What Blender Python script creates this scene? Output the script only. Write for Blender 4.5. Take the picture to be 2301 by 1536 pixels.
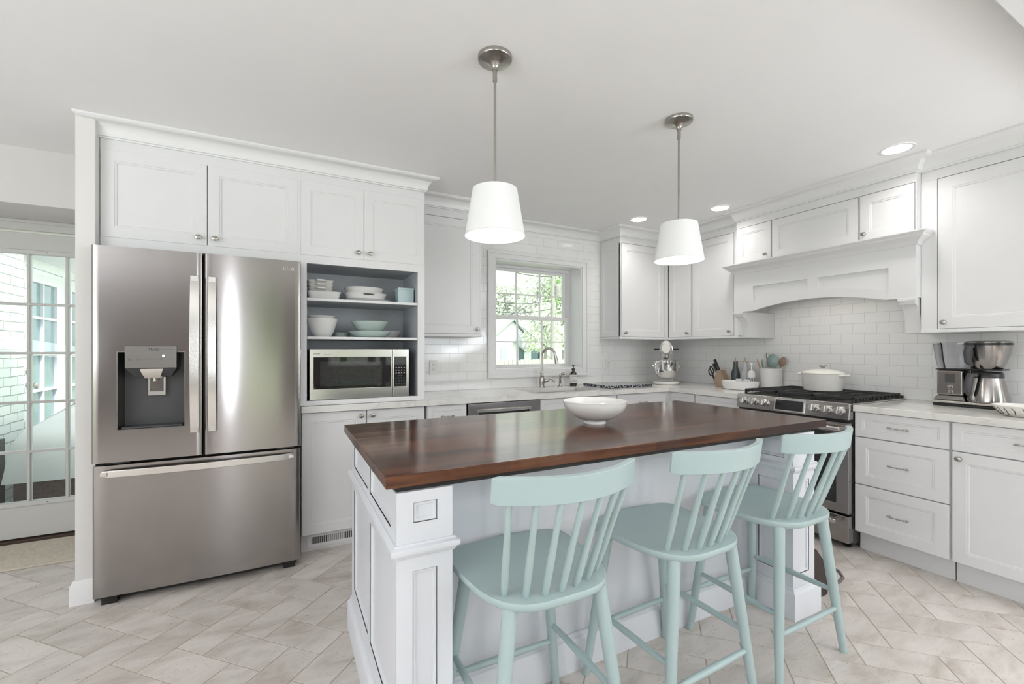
import bpy, bmesh, math, random
from mathutils import Vector, Matrix
random.seed(7)
PI = math.pi
for o in list(bpy.data.objects): bpy.data.objects.remove(o)
S = bpy.context.scene
COL = S.collection

# ------------------------------------------------------------------ camera
FPX, HY = 985.0, 786.0
PHI = math.atan(510.5 / 985.0)
cam = bpy.data.cameras.new('camera'); cam.sensor_fit = 'HORIZONTAL'; cam.sensor_width = 36.0
cam.lens = 36.0 * FPX / 2301.0
cam.shift_y = (HY - 768.0) / 2301.0
cam.clip_start = 0.05; cam.clip_end = 300
camo = bpy.data.objects.new('camera', cam); COL.objects.link(camo)
camo.location = (0, 0, 1.26); camo.rotation_euler = (PI / 2, 0, -PHI)
S.camera = camo

# ------------------------------------------------------------------ world, exposure
S.view_settings.view_transform = 'Standard'; S.view_settings.look = 'None'
S.view_settings.gamma = 1.0; S.view_settings.use_curve_mapping = False
S.view_settings.exposure = 0.36
w = bpy.data.worlds.new('sky'); S.world = w; w.use_nodes = True
nt = w.node_tree; nt.nodes.clear()
wo = nt.nodes.new('ShaderNodeOutputWorld'); bg = nt.nodes.new('ShaderNodeBackground')
tc = nt.nodes.new('ShaderNodeTexCoord'); sp = nt.nodes.new('ShaderNodeSeparateXYZ'); rp = nt.nodes.new('ShaderNodeValToRGB')
rp.color_ramp.elements[0].position = 0.48; rp.color_ramp.elements[0].color = (0.45, 0.5, 0.42, 1)
rp.color_ramp.elements[1].position = 0.56; rp.color_ramp.elements[1].color = (0.95, 0.98, 1.0, 1)
mp = nt.nodes.new('ShaderNodeMapRange'); mp.inputs[1].default_value = -1; mp.inputs[2].default_value = 1
nt.links.new(tc.outputs['Generated'], sp.inputs[0]); nt.links.new(sp.outputs[2], mp.inputs[0])
nt.links.new(mp.outputs[0], rp.inputs[0]); nt.links.new(rp.outputs[0], bg.inputs[0])
bg.inputs[1].default_value = 1.8
nt.links.new(bg.outputs[0], wo.inputs[0])

def light(name, kind, loc, energy, color=(1, 1, 1), rot=(0, 0, 0), **k):
    l = bpy.data.lights.new(name, kind); l.energy = energy; l.color = color
    for a, v in k.items(): setattr(l, a, v)
    o = bpy.data.objects.new(name, l); COL.objects.link(o); o.location = loc; o.rotation_euler = rot
    return o
light('sun', 'SUN', (0, 0, 10), 4.5, (1, 0.97, 0.94), (math.radians(38), 0, math.radians(22)), angle=math.radians(8))
# unseen area lights added at openings behind and beside the camera
DAY = (0.88, 0.93, 1.0)
light('fridge_streak_light', 'AREA', (-0.66, -3.12, 1.35), 14, DAY, (PI / 2 + 0.2, 0, 0), shape='RECTANGLE', size=0.16, size_y=1.7)  # narrow panel added for the bright streak reflected in the fridge
light('fill_left', 'AREA', (-3.36, -0.6, 1.35), 140, DAY, (PI / 2 + 1.38, 0, -PI / 2), shape='RECTANGLE', size=3.0, size_y=1.9)  # added fill, tilted up at the ceiling
light('fill_right', 'AREA', (3.86, -1.9, 1.5), 95, DAY, (PI / 2 + 1.15, 0, PI / 2), shape='RECTANGLE', size=1.8, size_y=1.6)  # added with its opening to brighten the right part of the ceiling
light('fill_rear_right', 'AREA', (3.25, -3.12, 1.5), 25, DAY, (PI / 2 + 0.95, 0, 0), shape='RECTANGLE', size=0.9, size_y=1.7)  # added fill, tilted up to lift the ceiling

# ------------------------------------------------------------------ materials
def lin(r, g, b):
    f = lambda c: (c / 255 / 12.92) if c / 255 <= 0.04045 else ((c / 255 + 0.055) / 1.055) ** 2.4
    return (f(r), f(g), f(b), 1)
def newmat(name):
    m = bpy.data.materials.new(name); m.use_nodes = True
    n = m.node_tree; b = n.nodes['Principled BSDF']
    return m, n, b
def mat(name, col, rough=0.5, metal=0.0, var=0.03, scale=8.0, bump=0.0, coat=0.0, spec=None, stretch=None, emit=None, estr=0, trans=0, alpha=None, sss=0):
    m, n, b = newmat(name)
    c = n.nodes.new('ShaderNodeTexCoord'); nz = n.nodes.new('ShaderNodeTexNoise'); nz.inputs['Scale'].default_value = scale
    nz.inputs['Detail'].default_value = 4
    src = c.outputs['Object']
    if stretch:
        mpn = n.nodes.new('ShaderNodeMapping'); mpn.inputs['Scale'].default_value = stretch
        n.links.new(src, mpn.inputs[0]); src = mpn.outputs[0]
    n.links.new(src, nz.inputs['Vector'])
    r = n.nodes.new('ShaderNodeValToRGB')
    r.color_ramp.elements[0].position = 0.3; r.color_ramp.elements[1].position = 0.7
    r.color_ramp.elements[0].color = tuple(max(0, x * (1 - var)) for x in col[:3]) + (1,)
    r.color_ramp.elements[1].color = tuple(min(1, x * (1 + var)) for x in col[:3]) + (1,)
    n.links.new(nz.outputs['Fac'], r.inputs[0]); n.links.new(r.outputs[0], b.inputs['Base Color'])
    b.inputs['Roughness'].default_value = rough; b.inputs['Metallic'].default_value = metal
    if coat: b.inputs['Coat Weight'].default_value = coat; b.inputs['Coat Roughness'].default_value = 0.08
    if spec is not None: b.inputs['Specular IOR Level'].default_value = spec
    if trans: b.inputs['Transmission Weight'].default_value = trans
    if emit: b.inputs['Emission Color'].default_value = emit; b.inputs['Emission Strength'].default_value = estr
    if bump:
        bp = n.nodes.new('ShaderNodeBump'); bp.inputs['Strength'].default_value = bump; bp.inputs['Distance'].default_value = 0.002
        n.links.new(nz.outputs['Fac'], bp.inputs['Height']); n.links.new(bp.outputs[0], b.inputs['Normal'])
    return m

M = {}
M['cab'] = mat('cabinet_white', (0.755, 0.75, 0.755, 1), 0.38, var=0.01)
M['cabside'] = M['cab']
M['inner'] = mat('cabinet_interior_grey', (0.53, 0.555, 0.585, 1), 0.5, var=0.02)
M['paint'] = mat('ceiling_paint', (0.90, 0.89, 0.89, 1), 0.9, var=0.008, scale=3)
M['wall'] = mat('wall_paint', (0.72, 0.70, 0.68, 1), 0.85, var=0.01, scale=3)
M['trim'] = mat('trim_white', (0.79, 0.785, 0.785, 1), 0.35, var=0.008)
M['doorpaint'] = mat('door_paint_greige', (0.60, 0.595, 0.575, 1), 0.4, var=0.01)
M['island'] = mat('island_white', (0.73, 0.745, 0.785, 1), 0.33, var=0.008)
M['mint'] = mat('mint_lacquer', (0.41, 0.515, 0.515, 1), 0.36, var=0.03, scale=5)
M['black'] = mat('black_plastic', (0.012, 0.012, 0.013, 1), 0.3, var=0.1)
M['blackmat'] = mat('cast_iron', (0.02, 0.02, 0.021, 1), 0.55, var=0.2, bump=0.2, scale=60)
M['blackglass'] = mat('black_glass', (0.006, 0.006, 0.007, 1), 0.03, var=0.05, spec=0.9)
M['dark'] = mat('dark_grey', (0.06, 0.06, 0.062, 1), 0.5)
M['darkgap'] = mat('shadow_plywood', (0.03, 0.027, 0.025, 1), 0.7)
M['chrome'] = mat('polished_steel', (0.78, 0.78, 0.77, 1), 0.08, 1.0, var=0.01)
M['nickel'] = mat('brushed_nickel', (0.43, 0.41, 0.38, 1), 0.28, 1.0, var=0.03, scale=40)
M['pewter'] = mat('pewter', (0.42, 0.40, 0.38, 1), 0.32, 1.0, var=0.15, scale=90, bump=0.2)
M['ceramic'] = mat('white_ceramic', (0.80, 0.79, 0.77, 1), 0.12, var=0.01)
M['ceramic2'] = mat('white_stoneware', (0.76, 0.755, 0.75, 1), 0.18, var=0.015)
M['cream'] = mat('cream_enamel', (0.78, 0.755, 0.71, 1), 0.15, var=0.01)
M['celadon'] = mat('celadon_glaze', (0.55, 0.65, 0.61, 1), 0.15, var=0.05)
M['tin'] = mat('pale_blue_tin', (0.50, 0.63, 0.64, 1), 0.35, var=0.03)
M['ltwood'] = mat('light_wood', (0.52, 0.36, 0.23, 1), 0.5, var=0.15, stretch=(1, 1, 8))
M['brownwood'] = mat('brown_wood', (0.30, 0.21, 0.15, 1), 0.5, var=0.15, stretch=(8, 1, 1))
M['block'] = mat('knife_block_wood', (0.36, 0.255, 0.18, 1), 0.5, var=0.15, stretch=(8, 1, 1))
M['rangeknob'] = mat('satin_steel', (0.62, 0.61, 0.59, 1), 0.2, 1.0, var=0.02)
M['slate'] = mat('slate_glaze', (0.075, 0.085, 0.09, 1), 0.35)
M['greyglaze'] = mat('grey_glaze', (0.52, 0.54, 0.56, 1), 0.3)
M['green'] = mat('sage_silicone', (0.30, 0.40, 0.37, 1), 0.45)
M['shade'] = mat('linen_shade', (0.86, 0.86, 0.86, 1), 0.8, var=0.01, scale=200)
M['lamp'] = mat('lamp_glow', (1, 1, 1, 1), 0.5, emit=(1, 0.98, 0.95, 1), estr=6)
M['diffuser'] = mat('lamp_diffuser', (1, 1, 1, 1), 0.5, emit=(1, 0.97, 0.93, 1), estr=4)
M['plasticwhite'] = mat('white_plastic', (0.80, 0.79, 0.77, 1), 0.35, var=0.01)
M['amber'] = mat('amber_glass', (0.035, 0.016, 0.008, 1), 0.08, coat=0.5)
M['label'] = mat('paper_label', (0.72, 0.72, 0.70, 1), 0.6)
M['ink'] = mat('black_ink', (0.02, 0.02, 0.02, 1), 0.6)
M['inkgrey'] = mat('grey_ink', (0.14, 0.13, 0.125, 1), 0.6)
M['logo'] = mat('logo_silver', (0.72, 0.72, 0.72, 1), 0.25, 0.6)
M['led'] = mat('led_glow', (0.8, 0.8, 1, 1), 0.4, emit=(0.75, 0.75, 1, 1), estr=1.2)
M['brownfab'] = mat('brown_fabric', (0.055, 0.042, 0.037, 1), 0.9, bump=0.5, scale=120, var=0.2)
M['greytube'] = mat('grey_tube', (0.14, 0.12, 0.12, 1), 0.4)
M['wood_out'] = mat('fence_wood', (0.42, 0.45, 0.38, 1), 0.8, var=0.1, stretch=(6, 6, 1))
M['siding'] = mat('white_siding', (0.82, 0.83, 0.86, 1), 0.7)
M['roof'] = mat('roof_shingle', (0.42, 0.46, 0.50, 1), 0.9, var=0.12, scale=20)
M['pole'] = mat('weathered_pole', (0.34, 0.33, 0.31, 1), 0.9, var=0.15)
M['bark'] = mat('bark', (0.32, 0.31, 0.28, 1), 0.95, var=0.2)
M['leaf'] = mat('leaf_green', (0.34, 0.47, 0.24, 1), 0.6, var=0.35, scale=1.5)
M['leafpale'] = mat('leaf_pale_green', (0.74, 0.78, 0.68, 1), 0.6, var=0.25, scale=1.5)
M['grass'] = mat('lawn', (0.36, 0.42, 0.27, 1), 0.9, var=0.3, scale=2)
M['deck'] = mat('dark_deck', (0.10, 0.095, 0.10, 1), 0.6, var=0.15)
M['tarp'] = mat('white_tarp', (0.72, 0.74, 0.74, 1), 0.55, var=0.05, bump=0.5, scale=5)
M['brownwick'] = mat('brown_wicker', (0.12, 0.085, 0.075, 1), 0.6, var=0.3, scale=60, bump=0.4)
M['winglass2'] = mat('dark_window_glass', (0.10, 0.16, 0.18, 1), 0.1)
M['rubber'] = mat('threshold_bronze', (0.06, 0.035, 0.025, 1), 0.6)

def glassmat(name, tint=(1, 1, 1, 1), rough=0.0):
    m, n, b = newmat(name)
    for x in list(n.nodes):
        if x.type != 'OUTPUT_MATERIAL': n.nodes.remove(x)
    out = [x for x in n.nodes if x.type == 'OUTPUT_MATERIAL'][0]
    t = n.nodes.new('ShaderNodeBsdfTransparent'); t.inputs[0].default_value = tint
    g = n.nodes.new('ShaderNodeBsdfGlossy'); g.inputs['Roughness'].default_value = rough
    f = n.nodes.new('ShaderNodeFresnel'); f.inputs[0].default_value = 1.35
    mx = n.nodes.new('ShaderNodeMixShader')
    n.links.new(f.outputs[0], mx.inputs[0]); n.links.new(t.outputs[0], mx.inputs[1]); n.links.new(g.outputs[0], mx.inputs[2])
    n.links.new(mx.outputs[0], out.inputs[0])
    return m
M['glass'] = glassmat('window_glass', (0.96, 0.99, 0.98, 1))
M['tank'] = glassmat('smoky_clear_plastic', (0.955, 0.955, 0.965, 1), 0.05)

def steel(name, col=(0.47, 0.445, 0.43), rough=0.24, aniso=0.8, axis='z', tangent_rot=0.0):
    m, n, b = newmat(name)
    b.inputs['Metallic'].default_value = 1.0
    b.inputs['Roughness'].default_value = rough
    b.inputs['Anisotropic'].default_value = aniso
    tg = n.nodes.new('ShaderNodeTangent'); tg.direction_type = 'RADIAL'; tg.axis = axis.upper()
    b.inputs['Anisotropic Rotation'].default_value = tangent_rot
    n.links.new(tg.outputs[0], b.inputs['Tangent'])
    c = n.nodes.new('ShaderNodeTexCoord'); mp_ = n.nodes.new('ShaderNodeMapping')
    mp_.inputs['Scale'].default_value = (2, 2, 500)
    nz = n.nodes.new('ShaderNodeTexNoise'); nz.inputs['Scale'].default_value = 2.0; nz.inputs['Detail'].default_value = 3
    n.links.new(c.outputs['Object'], mp_.inputs[0]); n.links.new(mp_.outputs[0], nz.inputs['Vector'])
    r = n.nodes.new('ShaderNodeValToRGB')
    r.color_ramp.elements[0].color = tuple(x * 0.94 for x in col) + (1,); r.color_ramp.elements[1].color = tuple(x * 1.06 for x in col) + (1,)
    n.links.new(nz.outputs['Fac'], r.inputs[0]); n.links.new(r.outputs[0], b.inputs['Base Color'])
    return m
M['steel'] = steel('brushed_stainless', (0.35, 0.33, 0.32), 0.16, 0.85, tangent_rot=0.25)
M['steeldark'] = steel('brushed_stainless_dark', (0.20, 0.188, 0.178), 0.34, 0.4)
M['steellight'] = steel('stainless_light', (0.66, 0.64, 0.61), 0.22, 0.5)

def tilemat(name, axis):
    m, n, b = newmat(name)
    c = n.nodes.new('ShaderNodeTexCoord'); s = n.nodes.new('ShaderNodeSeparateXYZ'); cb = n.nodes.new('ShaderNodeCombineXYZ')
    n.links.new(c.outputs['Object'], s.inputs[0])
    n.links.new(s.outputs[axis], cb.inputs[0]); 
    ad = n.nodes.new('ShaderNodeMath'); ad.operation = 'ADD'; ad.inputs[1].default_value = -0.917 + 0.0778 * 20
    n.links.new(s.outputs[2], ad.inputs[0]); n.links.new(ad.outputs[0], cb.inputs[1])
    br = n.nodes.new('ShaderNodeTexBrick'); br.offset = 0.5
    br.inputs['Scale'].default_value = 1.0; br.inputs['Brick Width'].default_value = 0.1556; br.inputs['Row Height'].default_value = 0.0778
    br.inputs['Mortar Size'].default_value = 0.0011; br.inputs['Mortar Smooth'].default_value = 0.15; br.inputs['Bias'].default_value = 0
    br.inputs['Color1'].default_value = (0.88, 0.875, 0.865, 1); br.inputs['Color2'].default_value = (0.86, 0.855, 0.85, 1)
    br.inputs['Mortar'].default_value = (0.58, 0.55, 0.52, 1)
    n.links.new(cb.outputs[0], br.inputs['Vector'])
    n.links.new(br.outputs['Color'], b.inputs['Base Color'])
    b.inputs['Roughness'].default_value = 0.09
    mr = n.nodes.new('ShaderNodeMapRange'); mr.inputs[3].default_value = 0.09; mr.inputs[4].default_value = 0.7
    n.links.new(br.outputs['Fac'], mr.inputs[0]); n.links.new(mr.outputs[0], b.inputs['Roughness'])
    nz = n.nodes.new('ShaderNodeTexNoise'); nz.inputs['Scale'].default_value = 7; n.links.new(c.outputs['Object'], nz.inputs['Vector'])
    mu = n.nodes.new('ShaderNodeMath'); mu.operation = 'MULTIPLY_ADD'; mu.inputs[1].default_value = -1.0
    n.links.new(br.outputs['Fac'], mu.inputs[0]); n.links.new(nz.outputs['Fac'], mu.inputs[2])
    bp = n.nodes.new('ShaderNodeBump'); bp.inputs['Strength'].default_value = 0.35; bp.inputs['Distance'].default_value = 0.002
    n.links.new(mu.outputs[0], bp.inputs['Height']); n.links.new(bp.outputs[0], b.inputs['Normal'])
    return m
M['tileA'] = tilemat('subway_tile_window_wall', 0)
M['tileB'] = tilemat('subway_tile_range_wall', 1)

def marble():
    m, n, b = newmat('pale_marble')
    c = n.nodes.new('ShaderNodeTexCoord')
    nz = n.nodes.new('ShaderNodeTexNoise'); nz.inputs['Scale'].default_value = 2.2; nz.inputs['Detail'].default_value = 8; nz.inputs['Distortion'].default_value = 1.2
    n.links.new(c.outputs['Object'], nz.inputs['Vector'])
    r = n.nodes.new('ShaderNodeValToRGB'); e = r.color_ramp.elements
    e[0].position = 0.0; e[0].color = (0.78, 0.765, 0.73, 1); e[1].position = 1.0; e[1].color = (0.78, 0.765, 0.73, 1)
    for p, cc in ((0.47, (0.76, 0.745, 0.71, 1)), (0.50, (0.66, 0.64, 0.60, 1)), (0.515, (0.74, 0.725, 0.69, 1))):
        x = e.new(p); x.color = cc
    n.links.new(nz.outputs['Fac'], r.inputs[0]); n.links.new(r.outputs[0], b.inputs['Base Color'])
    b.inputs['Roughness'].default_value = 0.12
    return m
M['marble'] = marble()

def granite():
    m, n, b = newmat('speckled_granite')
    c = n.nodes.new('ShaderNodeTexCoord'); v = n.nodes.new('ShaderNodeTexNoise'); v.inputs['Scale'].default_value = 70; v.inputs['Detail'].default_value = 3
    n.links.new(c.outputs['Object'], v.inputs['Vector'])
    r = n.nodes.new('ShaderNodeValToRGB'); r.color_ramp.interpolation = 'CONSTANT'
    r.color_ramp.elements[0].color = (0.012, 0.013, 0.02, 1); r.color_ramp.elements[1].position = 0.50; r.color_ramp.elements[1].color = (0.14, 0.15, 0.17, 1)
    x = r.color_ramp.elements.new(0.555); x.color = (0.55, 0.56, 0.6, 1)
    n.links.new(v.outputs['Fac'], r.inputs[0]); n.links.new(r.outputs[0], b.inputs['Base Color']); b.inputs['Roughness'].default_value = 0.12
    return m
M['granite'] = granite()

def woodtop():
    m, n, b = newmat('walnut_butcher_block')
    c = n.nodes.new('ShaderNodeTexCoord')
    # board strips across Y
    br = n.nodes.new('ShaderNodeTexBrick'); br.offset = 0.37
    br.inputs['Scale'].default_value = 1; br.inputs['Brick Width'].default_value = 0.62; br.inputs['Row Height'].default_value = 0.036
    br.inputs['Mortar Size'].default_value = 0.0004; br.inputs['Mortar Smooth'].default_value = 0.5
    br.inputs['Color1'].default_value = (0.0, 0.0, 0.0, 1); br.inputs['Color2'].default_value = (1, 1, 1, 1); br.inputs['Mortar'].default_value = (0.1, 0.1, 0.1, 1)
    n.links.new(c.outputs['Object'], br.inputs['Vector'])
    mp_ = n.nodes.new('ShaderNodeMapping'); mp_.inputs['Scale'].default_value = (1.3, 22, 22)
    n.links.new(c.outputs['Object'], mp_.inputs[0])
    nz = n.nodes.new('ShaderNodeTexNoise'); nz.inputs['Scale'].default_value = 2.4; nz.inputs['Detail'].default_value = 7; nz.inputs['Distortion'].default_value = 0.4
    n.links.new(mp_.outputs[0], nz.inputs['Vector'])
    mx = n.nodes.new('ShaderNodeMix'); mx.data_type = 'RGBA'; mx.inputs[0].default_value = 0.30
    n.links.new(nz.outputs['Color'], mx.inputs[6]); n.links.new(br.outputs['Color'], mx.inputs[7])
    bw = n.nodes.new('ShaderNodeRGBToBW'); n.links.new(mx.outputs[2], bw.inputs[0])
    r = n.nodes.new('ShaderNodeValToRGB'); e = r.color_ramp.elements
    e[0].position = 0.25; e[0].color = (0.016, 0.006, 0.004, 1); e[1].position = 0.72; e[1].color = (0.17, 0.062, 0.026, 1)
    x = e.new(0.5); x.color = (0.062, 0.021, 0.010, 1)
    n.links.new(bw.outputs[0], r.inputs[0]); n.links.new(r.outputs[0], b.inputs['Base Color'])
    b.inputs['Roughness'].default_value = 0.16; b.inputs['Specular IOR Level'].default_value = 0.34
    return m
M['walnut'] = woodtop()

def floormat():
    m, n, b = newmat('travertine_tile')
    at = n.nodes.new('ShaderNodeAttribute'); at.attribute_name = 'tile_id'; at.attribute_type = 'GEOMETRY'
    c = n.nodes.new('ShaderNodeTexCoord'); ad = n.nodes.new('ShaderNodeVectorMath'); ad.operation = 'MULTIPLY_ADD'
    ad.inputs[1].default_value = (1, 1, 1)
    n.links.new(c.outputs['Object'], ad.inputs[0]); 
    sc = n.nodes.new('ShaderNodeVectorMath'); sc.operation = 'SCALE'; sc.inputs['Scale'].default_value = 13.0
    n.links.new(at.outputs['Color'], sc.inputs[0]); n.links.new(sc.outputs[0], ad.inputs[2])
    rt = n.nodes.new('ShaderNodeMapping'); rt.inputs['Rotation'].default_value = (0, 0, -PI / 4); rt.inputs['Scale'].default_value = (1.0, 2.6, 1)
    n.links.new(ad.outputs[0], rt.inputs[0])
    nz = n.nodes.new('ShaderNodeTexNoise'); nz.inputs['Scale'].default_value = 3.5; nz.inputs['Detail'].default_value = 8; nz.inputs['Roughness'].default_value = 0.62; nz.inputs['Distortion'].default_value = 0.7
    n.links.new(rt.outputs[0], nz.inputs['Vector'])
    r = n.nodes.new('ShaderNodeValToRGB'); e = r.color_ramp.elements
    e[0].position = 0.28; e[0].color = lin(178, 168, 157); e[1].position = 0.62; e[1].color = lin(218, 210, 205)
    x = e.new(0.45); x.color = lin(203, 195, 188)
    n.links.new(nz.outputs['Fac'], r.inputs[0])
    # sparse darker pits
    nz2 = n.nodes.new('ShaderNodeTexNoise'); nz2.inputs['Scale'].default_value = 60; nz2.inputs['Detail'].default_value = 2
    n.links.new(rt.outputs[0], nz2.inputs['Vector'])
    r2 = n.nodes.new('ShaderNodeValToRGB'); r2.color_ramp.elements[0].position = 0.27; r2.color_ramp.elements[0].color = (0.62, 0.57, 0.5, 1)
    r2.color_ramp.elements[1].position = 0.33; r2.color_ramp.elements[1].color = (1, 1, 1, 1)
    n.links.new(nz2.outputs['Fac'], r2.inputs[0])
    mx = n.nodes.new('ShaderNodeMix'); mx.data_type = 'RGBA'; mx.blend_type = 'MULTIPLY'; mx.inputs[0].default_value = 1
    n.links.new(r.outputs[0], mx.inputs[6]); n.links.new(r2.outputs[0], mx.inputs[7])
    # per-tile tone
    mr = n.nodes.new('ShaderNodeMapRange'); mr.inputs[3].default_value = 0.93; mr.inputs[4].default_value = 1.04
    sx = n.nodes.new('ShaderNodeSeparateColor'); n.links.new(at.outputs['Color'], sx.inputs[0]); n.links.new(sx.outputs[0], mr.inputs[0])
    mx2 = n.nodes.new('ShaderNodeVectorMath'); mx2.operation = 'SCALE'
    n.links.new(mx.outputs[2], mx2.inputs[0]); n.links.new(mr.outputs[0], mx2.inputs['Scale'])
    n.links.new(mx2.outputs[0], b.inputs['Base Color'])
    b.inputs['Roughness'].default_value = 0.42
    bp = n.nodes.new('ShaderNodeBump'); bp.inputs['Strength'].default_value = 0.15; bp.inputs['Distance'].default_value = 0.002
    n.links.new(nz2.outputs['Fac'], bp.inputs['Height']); n.links.new(bp.outputs[0], b.inputs['Normal'])
    return m
M['floor'] = floormat()
M['grout'] = mat('sand_grout', lin(178, 165, 150), 0.9, var=0.05)

def brickmat():
    m, n, b = newmat('painted_brick')
    c = n.nodes.new('ShaderNodeTexCoord'); s = n.nodes.new('ShaderNodeSeparateXYZ'); cb = n.nodes.new('ShaderNodeCombineXYZ')
    n.links.new(c.outputs['Object'], s.inputs[0]); n.links.new(s.outputs[1], cb.inputs[0]); n.links.new(s.outputs[2], cb.inputs[1])
    nz0 = n.nodes.new('ShaderNodeTexNoise'); nz0.inputs['Scale'].default_value = 9; n.links.new(c.outputs['Object'], nz0.inputs['Vector'])
    mxv = n.nodes.new('ShaderNodeVectorMath'); mxv.operation = 'MULTIPLY_ADD'; mxv.inputs[1].default_value = (0.02, 0.02, 0)
    n.links.new(nz0.outputs['Color'], mxv.inputs[0]); n.links.new(cb.outputs[0], mxv.inputs[2])
    br = n.nodes.new('ShaderNodeTexBrick'); br.inputs['Scale'].default_value = 1; br.inputs['Brick Width'].default_value = 0.215; br.inputs['Row Height'].default_value = 0.075
    br.inputs['Mortar Size'].default_value = 0.004; br.inputs['Mortar Smooth'].default_value = 0.3
    br.inputs['Color1'].default_value = (0.78, 0.83, 0.80, 1); br.inputs['Color2'].default_value = (0.70, 0.76, 0.73, 1); br.inputs['Mortar'].default_value = (0.34, 0.38, 0.34, 1)
    n.links.new(mxv.outputs[0], br.inputs['Vector']); n.links.new(br.outputs['Color'], b.inputs['Base Color'])
    b.inputs['Roughness'].default_value = 0.75
    bp = n.nodes.new('ShaderNodeBump'); bp.invert = True; bp.inputs['Strength'].default_value = 0.8; bp.inputs['Distance'].default_value = 0.012
    n.links.new(br.outputs['Fac'], bp.inputs['Height']); n.links.new(bp.outputs[0], b.inputs['Normal'])
    return m
M['brick'] = brickmat()
M['rug'] = mat('rug_wool', lin(205, 196, 180), 0.95, var=0.12, scale=30, bump=0.9, stretch=(3, 1, 1))

# ------------------------------------------------------------------ mesh builder
class MB:
    def __init__(s): s.bm = bmesh.new()
    def quad(s, pts):
        return s.bm.faces.new([s.bm.verts.new(p) for p in pts])
    def box(s, x0, x1, y0, y1, z0, z1):
        if x1 < x0: x0, x1 = x1, x0
        if y1 < y0: y0, y1 = y1, y0
        if z1 < z0: z0, z1 = z1, z0
        v = [s.bm.verts.new(p) for p in ((x0, y0, z0), (x1, y0, z0), (x1, y1, z0), (x0, y1, z0), (x0, y0, z1), (x1, y0, z1), (x1, y1, z1), (x0, y1, z1))]
        for f in ((0, 3, 2, 1), (4, 5, 6, 7), (0, 1, 5, 4), (1, 2, 6, 5), (2, 3, 7, 6), (3, 0, 4, 7)):
            s.bm.faces.new([v[i] for i in f])
        return s
    def rings(s, rs, close0=True, close1=True, loop=True):
        vv = [[s.bm.verts.new(p) for p in r] for r in rs]
        for a, b in zip(vv, vv[1:]):
            n = len(a)
            for i in range(n if loop else n - 1):
                j = (i + 1) % n
                try: s.bm.faces.new((a[i], a[j], b[j], b[i]))
                except ValueError: pass
        if close0: s.bm.faces.new(list(reversed(vv[0])))
        if close1: s.bm.faces.new(vv[-1])
        return s
    def lathe(s, prof, c=(0, 0, 0), axis='z', seg=32, sx=1, sy=1, cap0=True, cap1=True):
        rs = []
        for r, h in prof:
            ring = []
            for i in range(seg):
                a = 2 * PI * i / seg; x = math.cos(a) * max(r, 1e-4) * sx; y = math.sin(a) * max(r, 1e-4) * sy
                p = {'z': (x, y, h), 'y': (x, h, -y), 'x': (h, x, y)}[axis]
                ring.append((p[0] + c[0], p[1] + c[1], p[2] + c[2]))
            rs.append(ring)
        return s.rings(rs, cap0, cap1)
    def tube(s, pts, r, seg=10, flat=None, closed=False):
        pts = [Vector(p) for p in pts]; n = len(pts)
        rs = []
        up = Vector((0, 0, 1)); prev = None
        for i, p in enumerate(pts):
            if closed: d = (pts[(i + 1) % n] - pts[i - 1])
            else: d = (pts[min(i + 1, n - 1)] - pts[max(i - 1, 0)])
            d.normalize()
            if prev is None:
                a = up if abs(d.z) < 0.9 else Vector((1, 0, 0))
                u = d.cross(a).normalized()
            else:
                u = (prev - d * prev.dot(d)).normalized()
            prev = u; v = d.cross(u).normalized()
            rr = r[i] if isinstance(r, (list, tuple)) else r
            f = flat if flat else (1, 1)
            rs.append([tuple(p + u * math.cos(2 * PI * k / seg) * rr * f[0] + v * math.sin(2 * PI * k / seg) * rr * f[1]) for k in range(seg)])
        if closed: rs.append(rs[0])
        return s.rings(rs, not closed, not closed)
    def prism(s, poly, a0, a1, plane='xz'):
        f = {'xz': lambda p, a: (p[0], a, p[1]), 'xy': lambda p, a: (p[0], p[1], a), 'yz': lambda p, a: (a, p[0], p[1])}[plane]
        return s.rings([[f(p, a0) for p in poly], [f(p, a1) for p in poly]])
    def plate(s, x0, x1, z0, z1, y0, y1, holes):
        """slab in XZ between y0 and y1 with rectangular holes (hx0,hx1,hz0,hz1)"""
        xs = sorted({x0, x1, *[h[0] for h in holes], *[h[1] for h in holes]}); zs = sorted({z0, z1, *[h[2] for h in holes], *[h[3] for h in holes]})
        xs = [x for x in xs if x0 - 1e-6 <= x <= x1 + 1e-6]; zs = [z for z in zs if z0 - 1e-6 <= z <= z1 + 1e-6]
        def full(i, j):
            if i < 0 or j < 0 or i >= len(xs) - 1 or j >= len(zs) - 1: return False
            cx, cz = (xs[i] + xs[i + 1]) / 2, (zs[j] + zs[j + 1]) / 2
            return not any(h[0] < cx < h[1] and h[2] < cz < h[3] for h in holes)
        for i in range(len(xs) - 1):
            for j in range(len(zs) - 1):
                if not full(i, j): continue
                a, b, c, d = xs[i], xs[i + 1], zs[j], zs[j + 1]
                s.quad([(a, y0, c), (b, y0, c), (b, y0, d), (a, y0, d)])
                s.quad([(a, y1, c), (a, y1, d), (b, y1, d), (b, y1, c)])
                if not full(i - 1, j): s.quad([(a, y0, c), (a, y0, d), (a, y1, d), (a, y1, c)])
                if not full(i + 1, j): s.quad([(b, y0, c), (b, y1, c), (b, y1, d), (b, y0, d)])
                if not full(i, j - 1): s.quad([(a, y0, c), (a, y1, c), (b, y1, c), (b, y0, c)])
                if not full(i, j + 1): s.quad([(a, y0, d), (b, y0, d), (b, y1, d), (a, y1, d)])
        bmesh.ops.remove_doubles(s.bm, verts=s.bm.verts[:], dist=1e-5)
        return s
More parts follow.
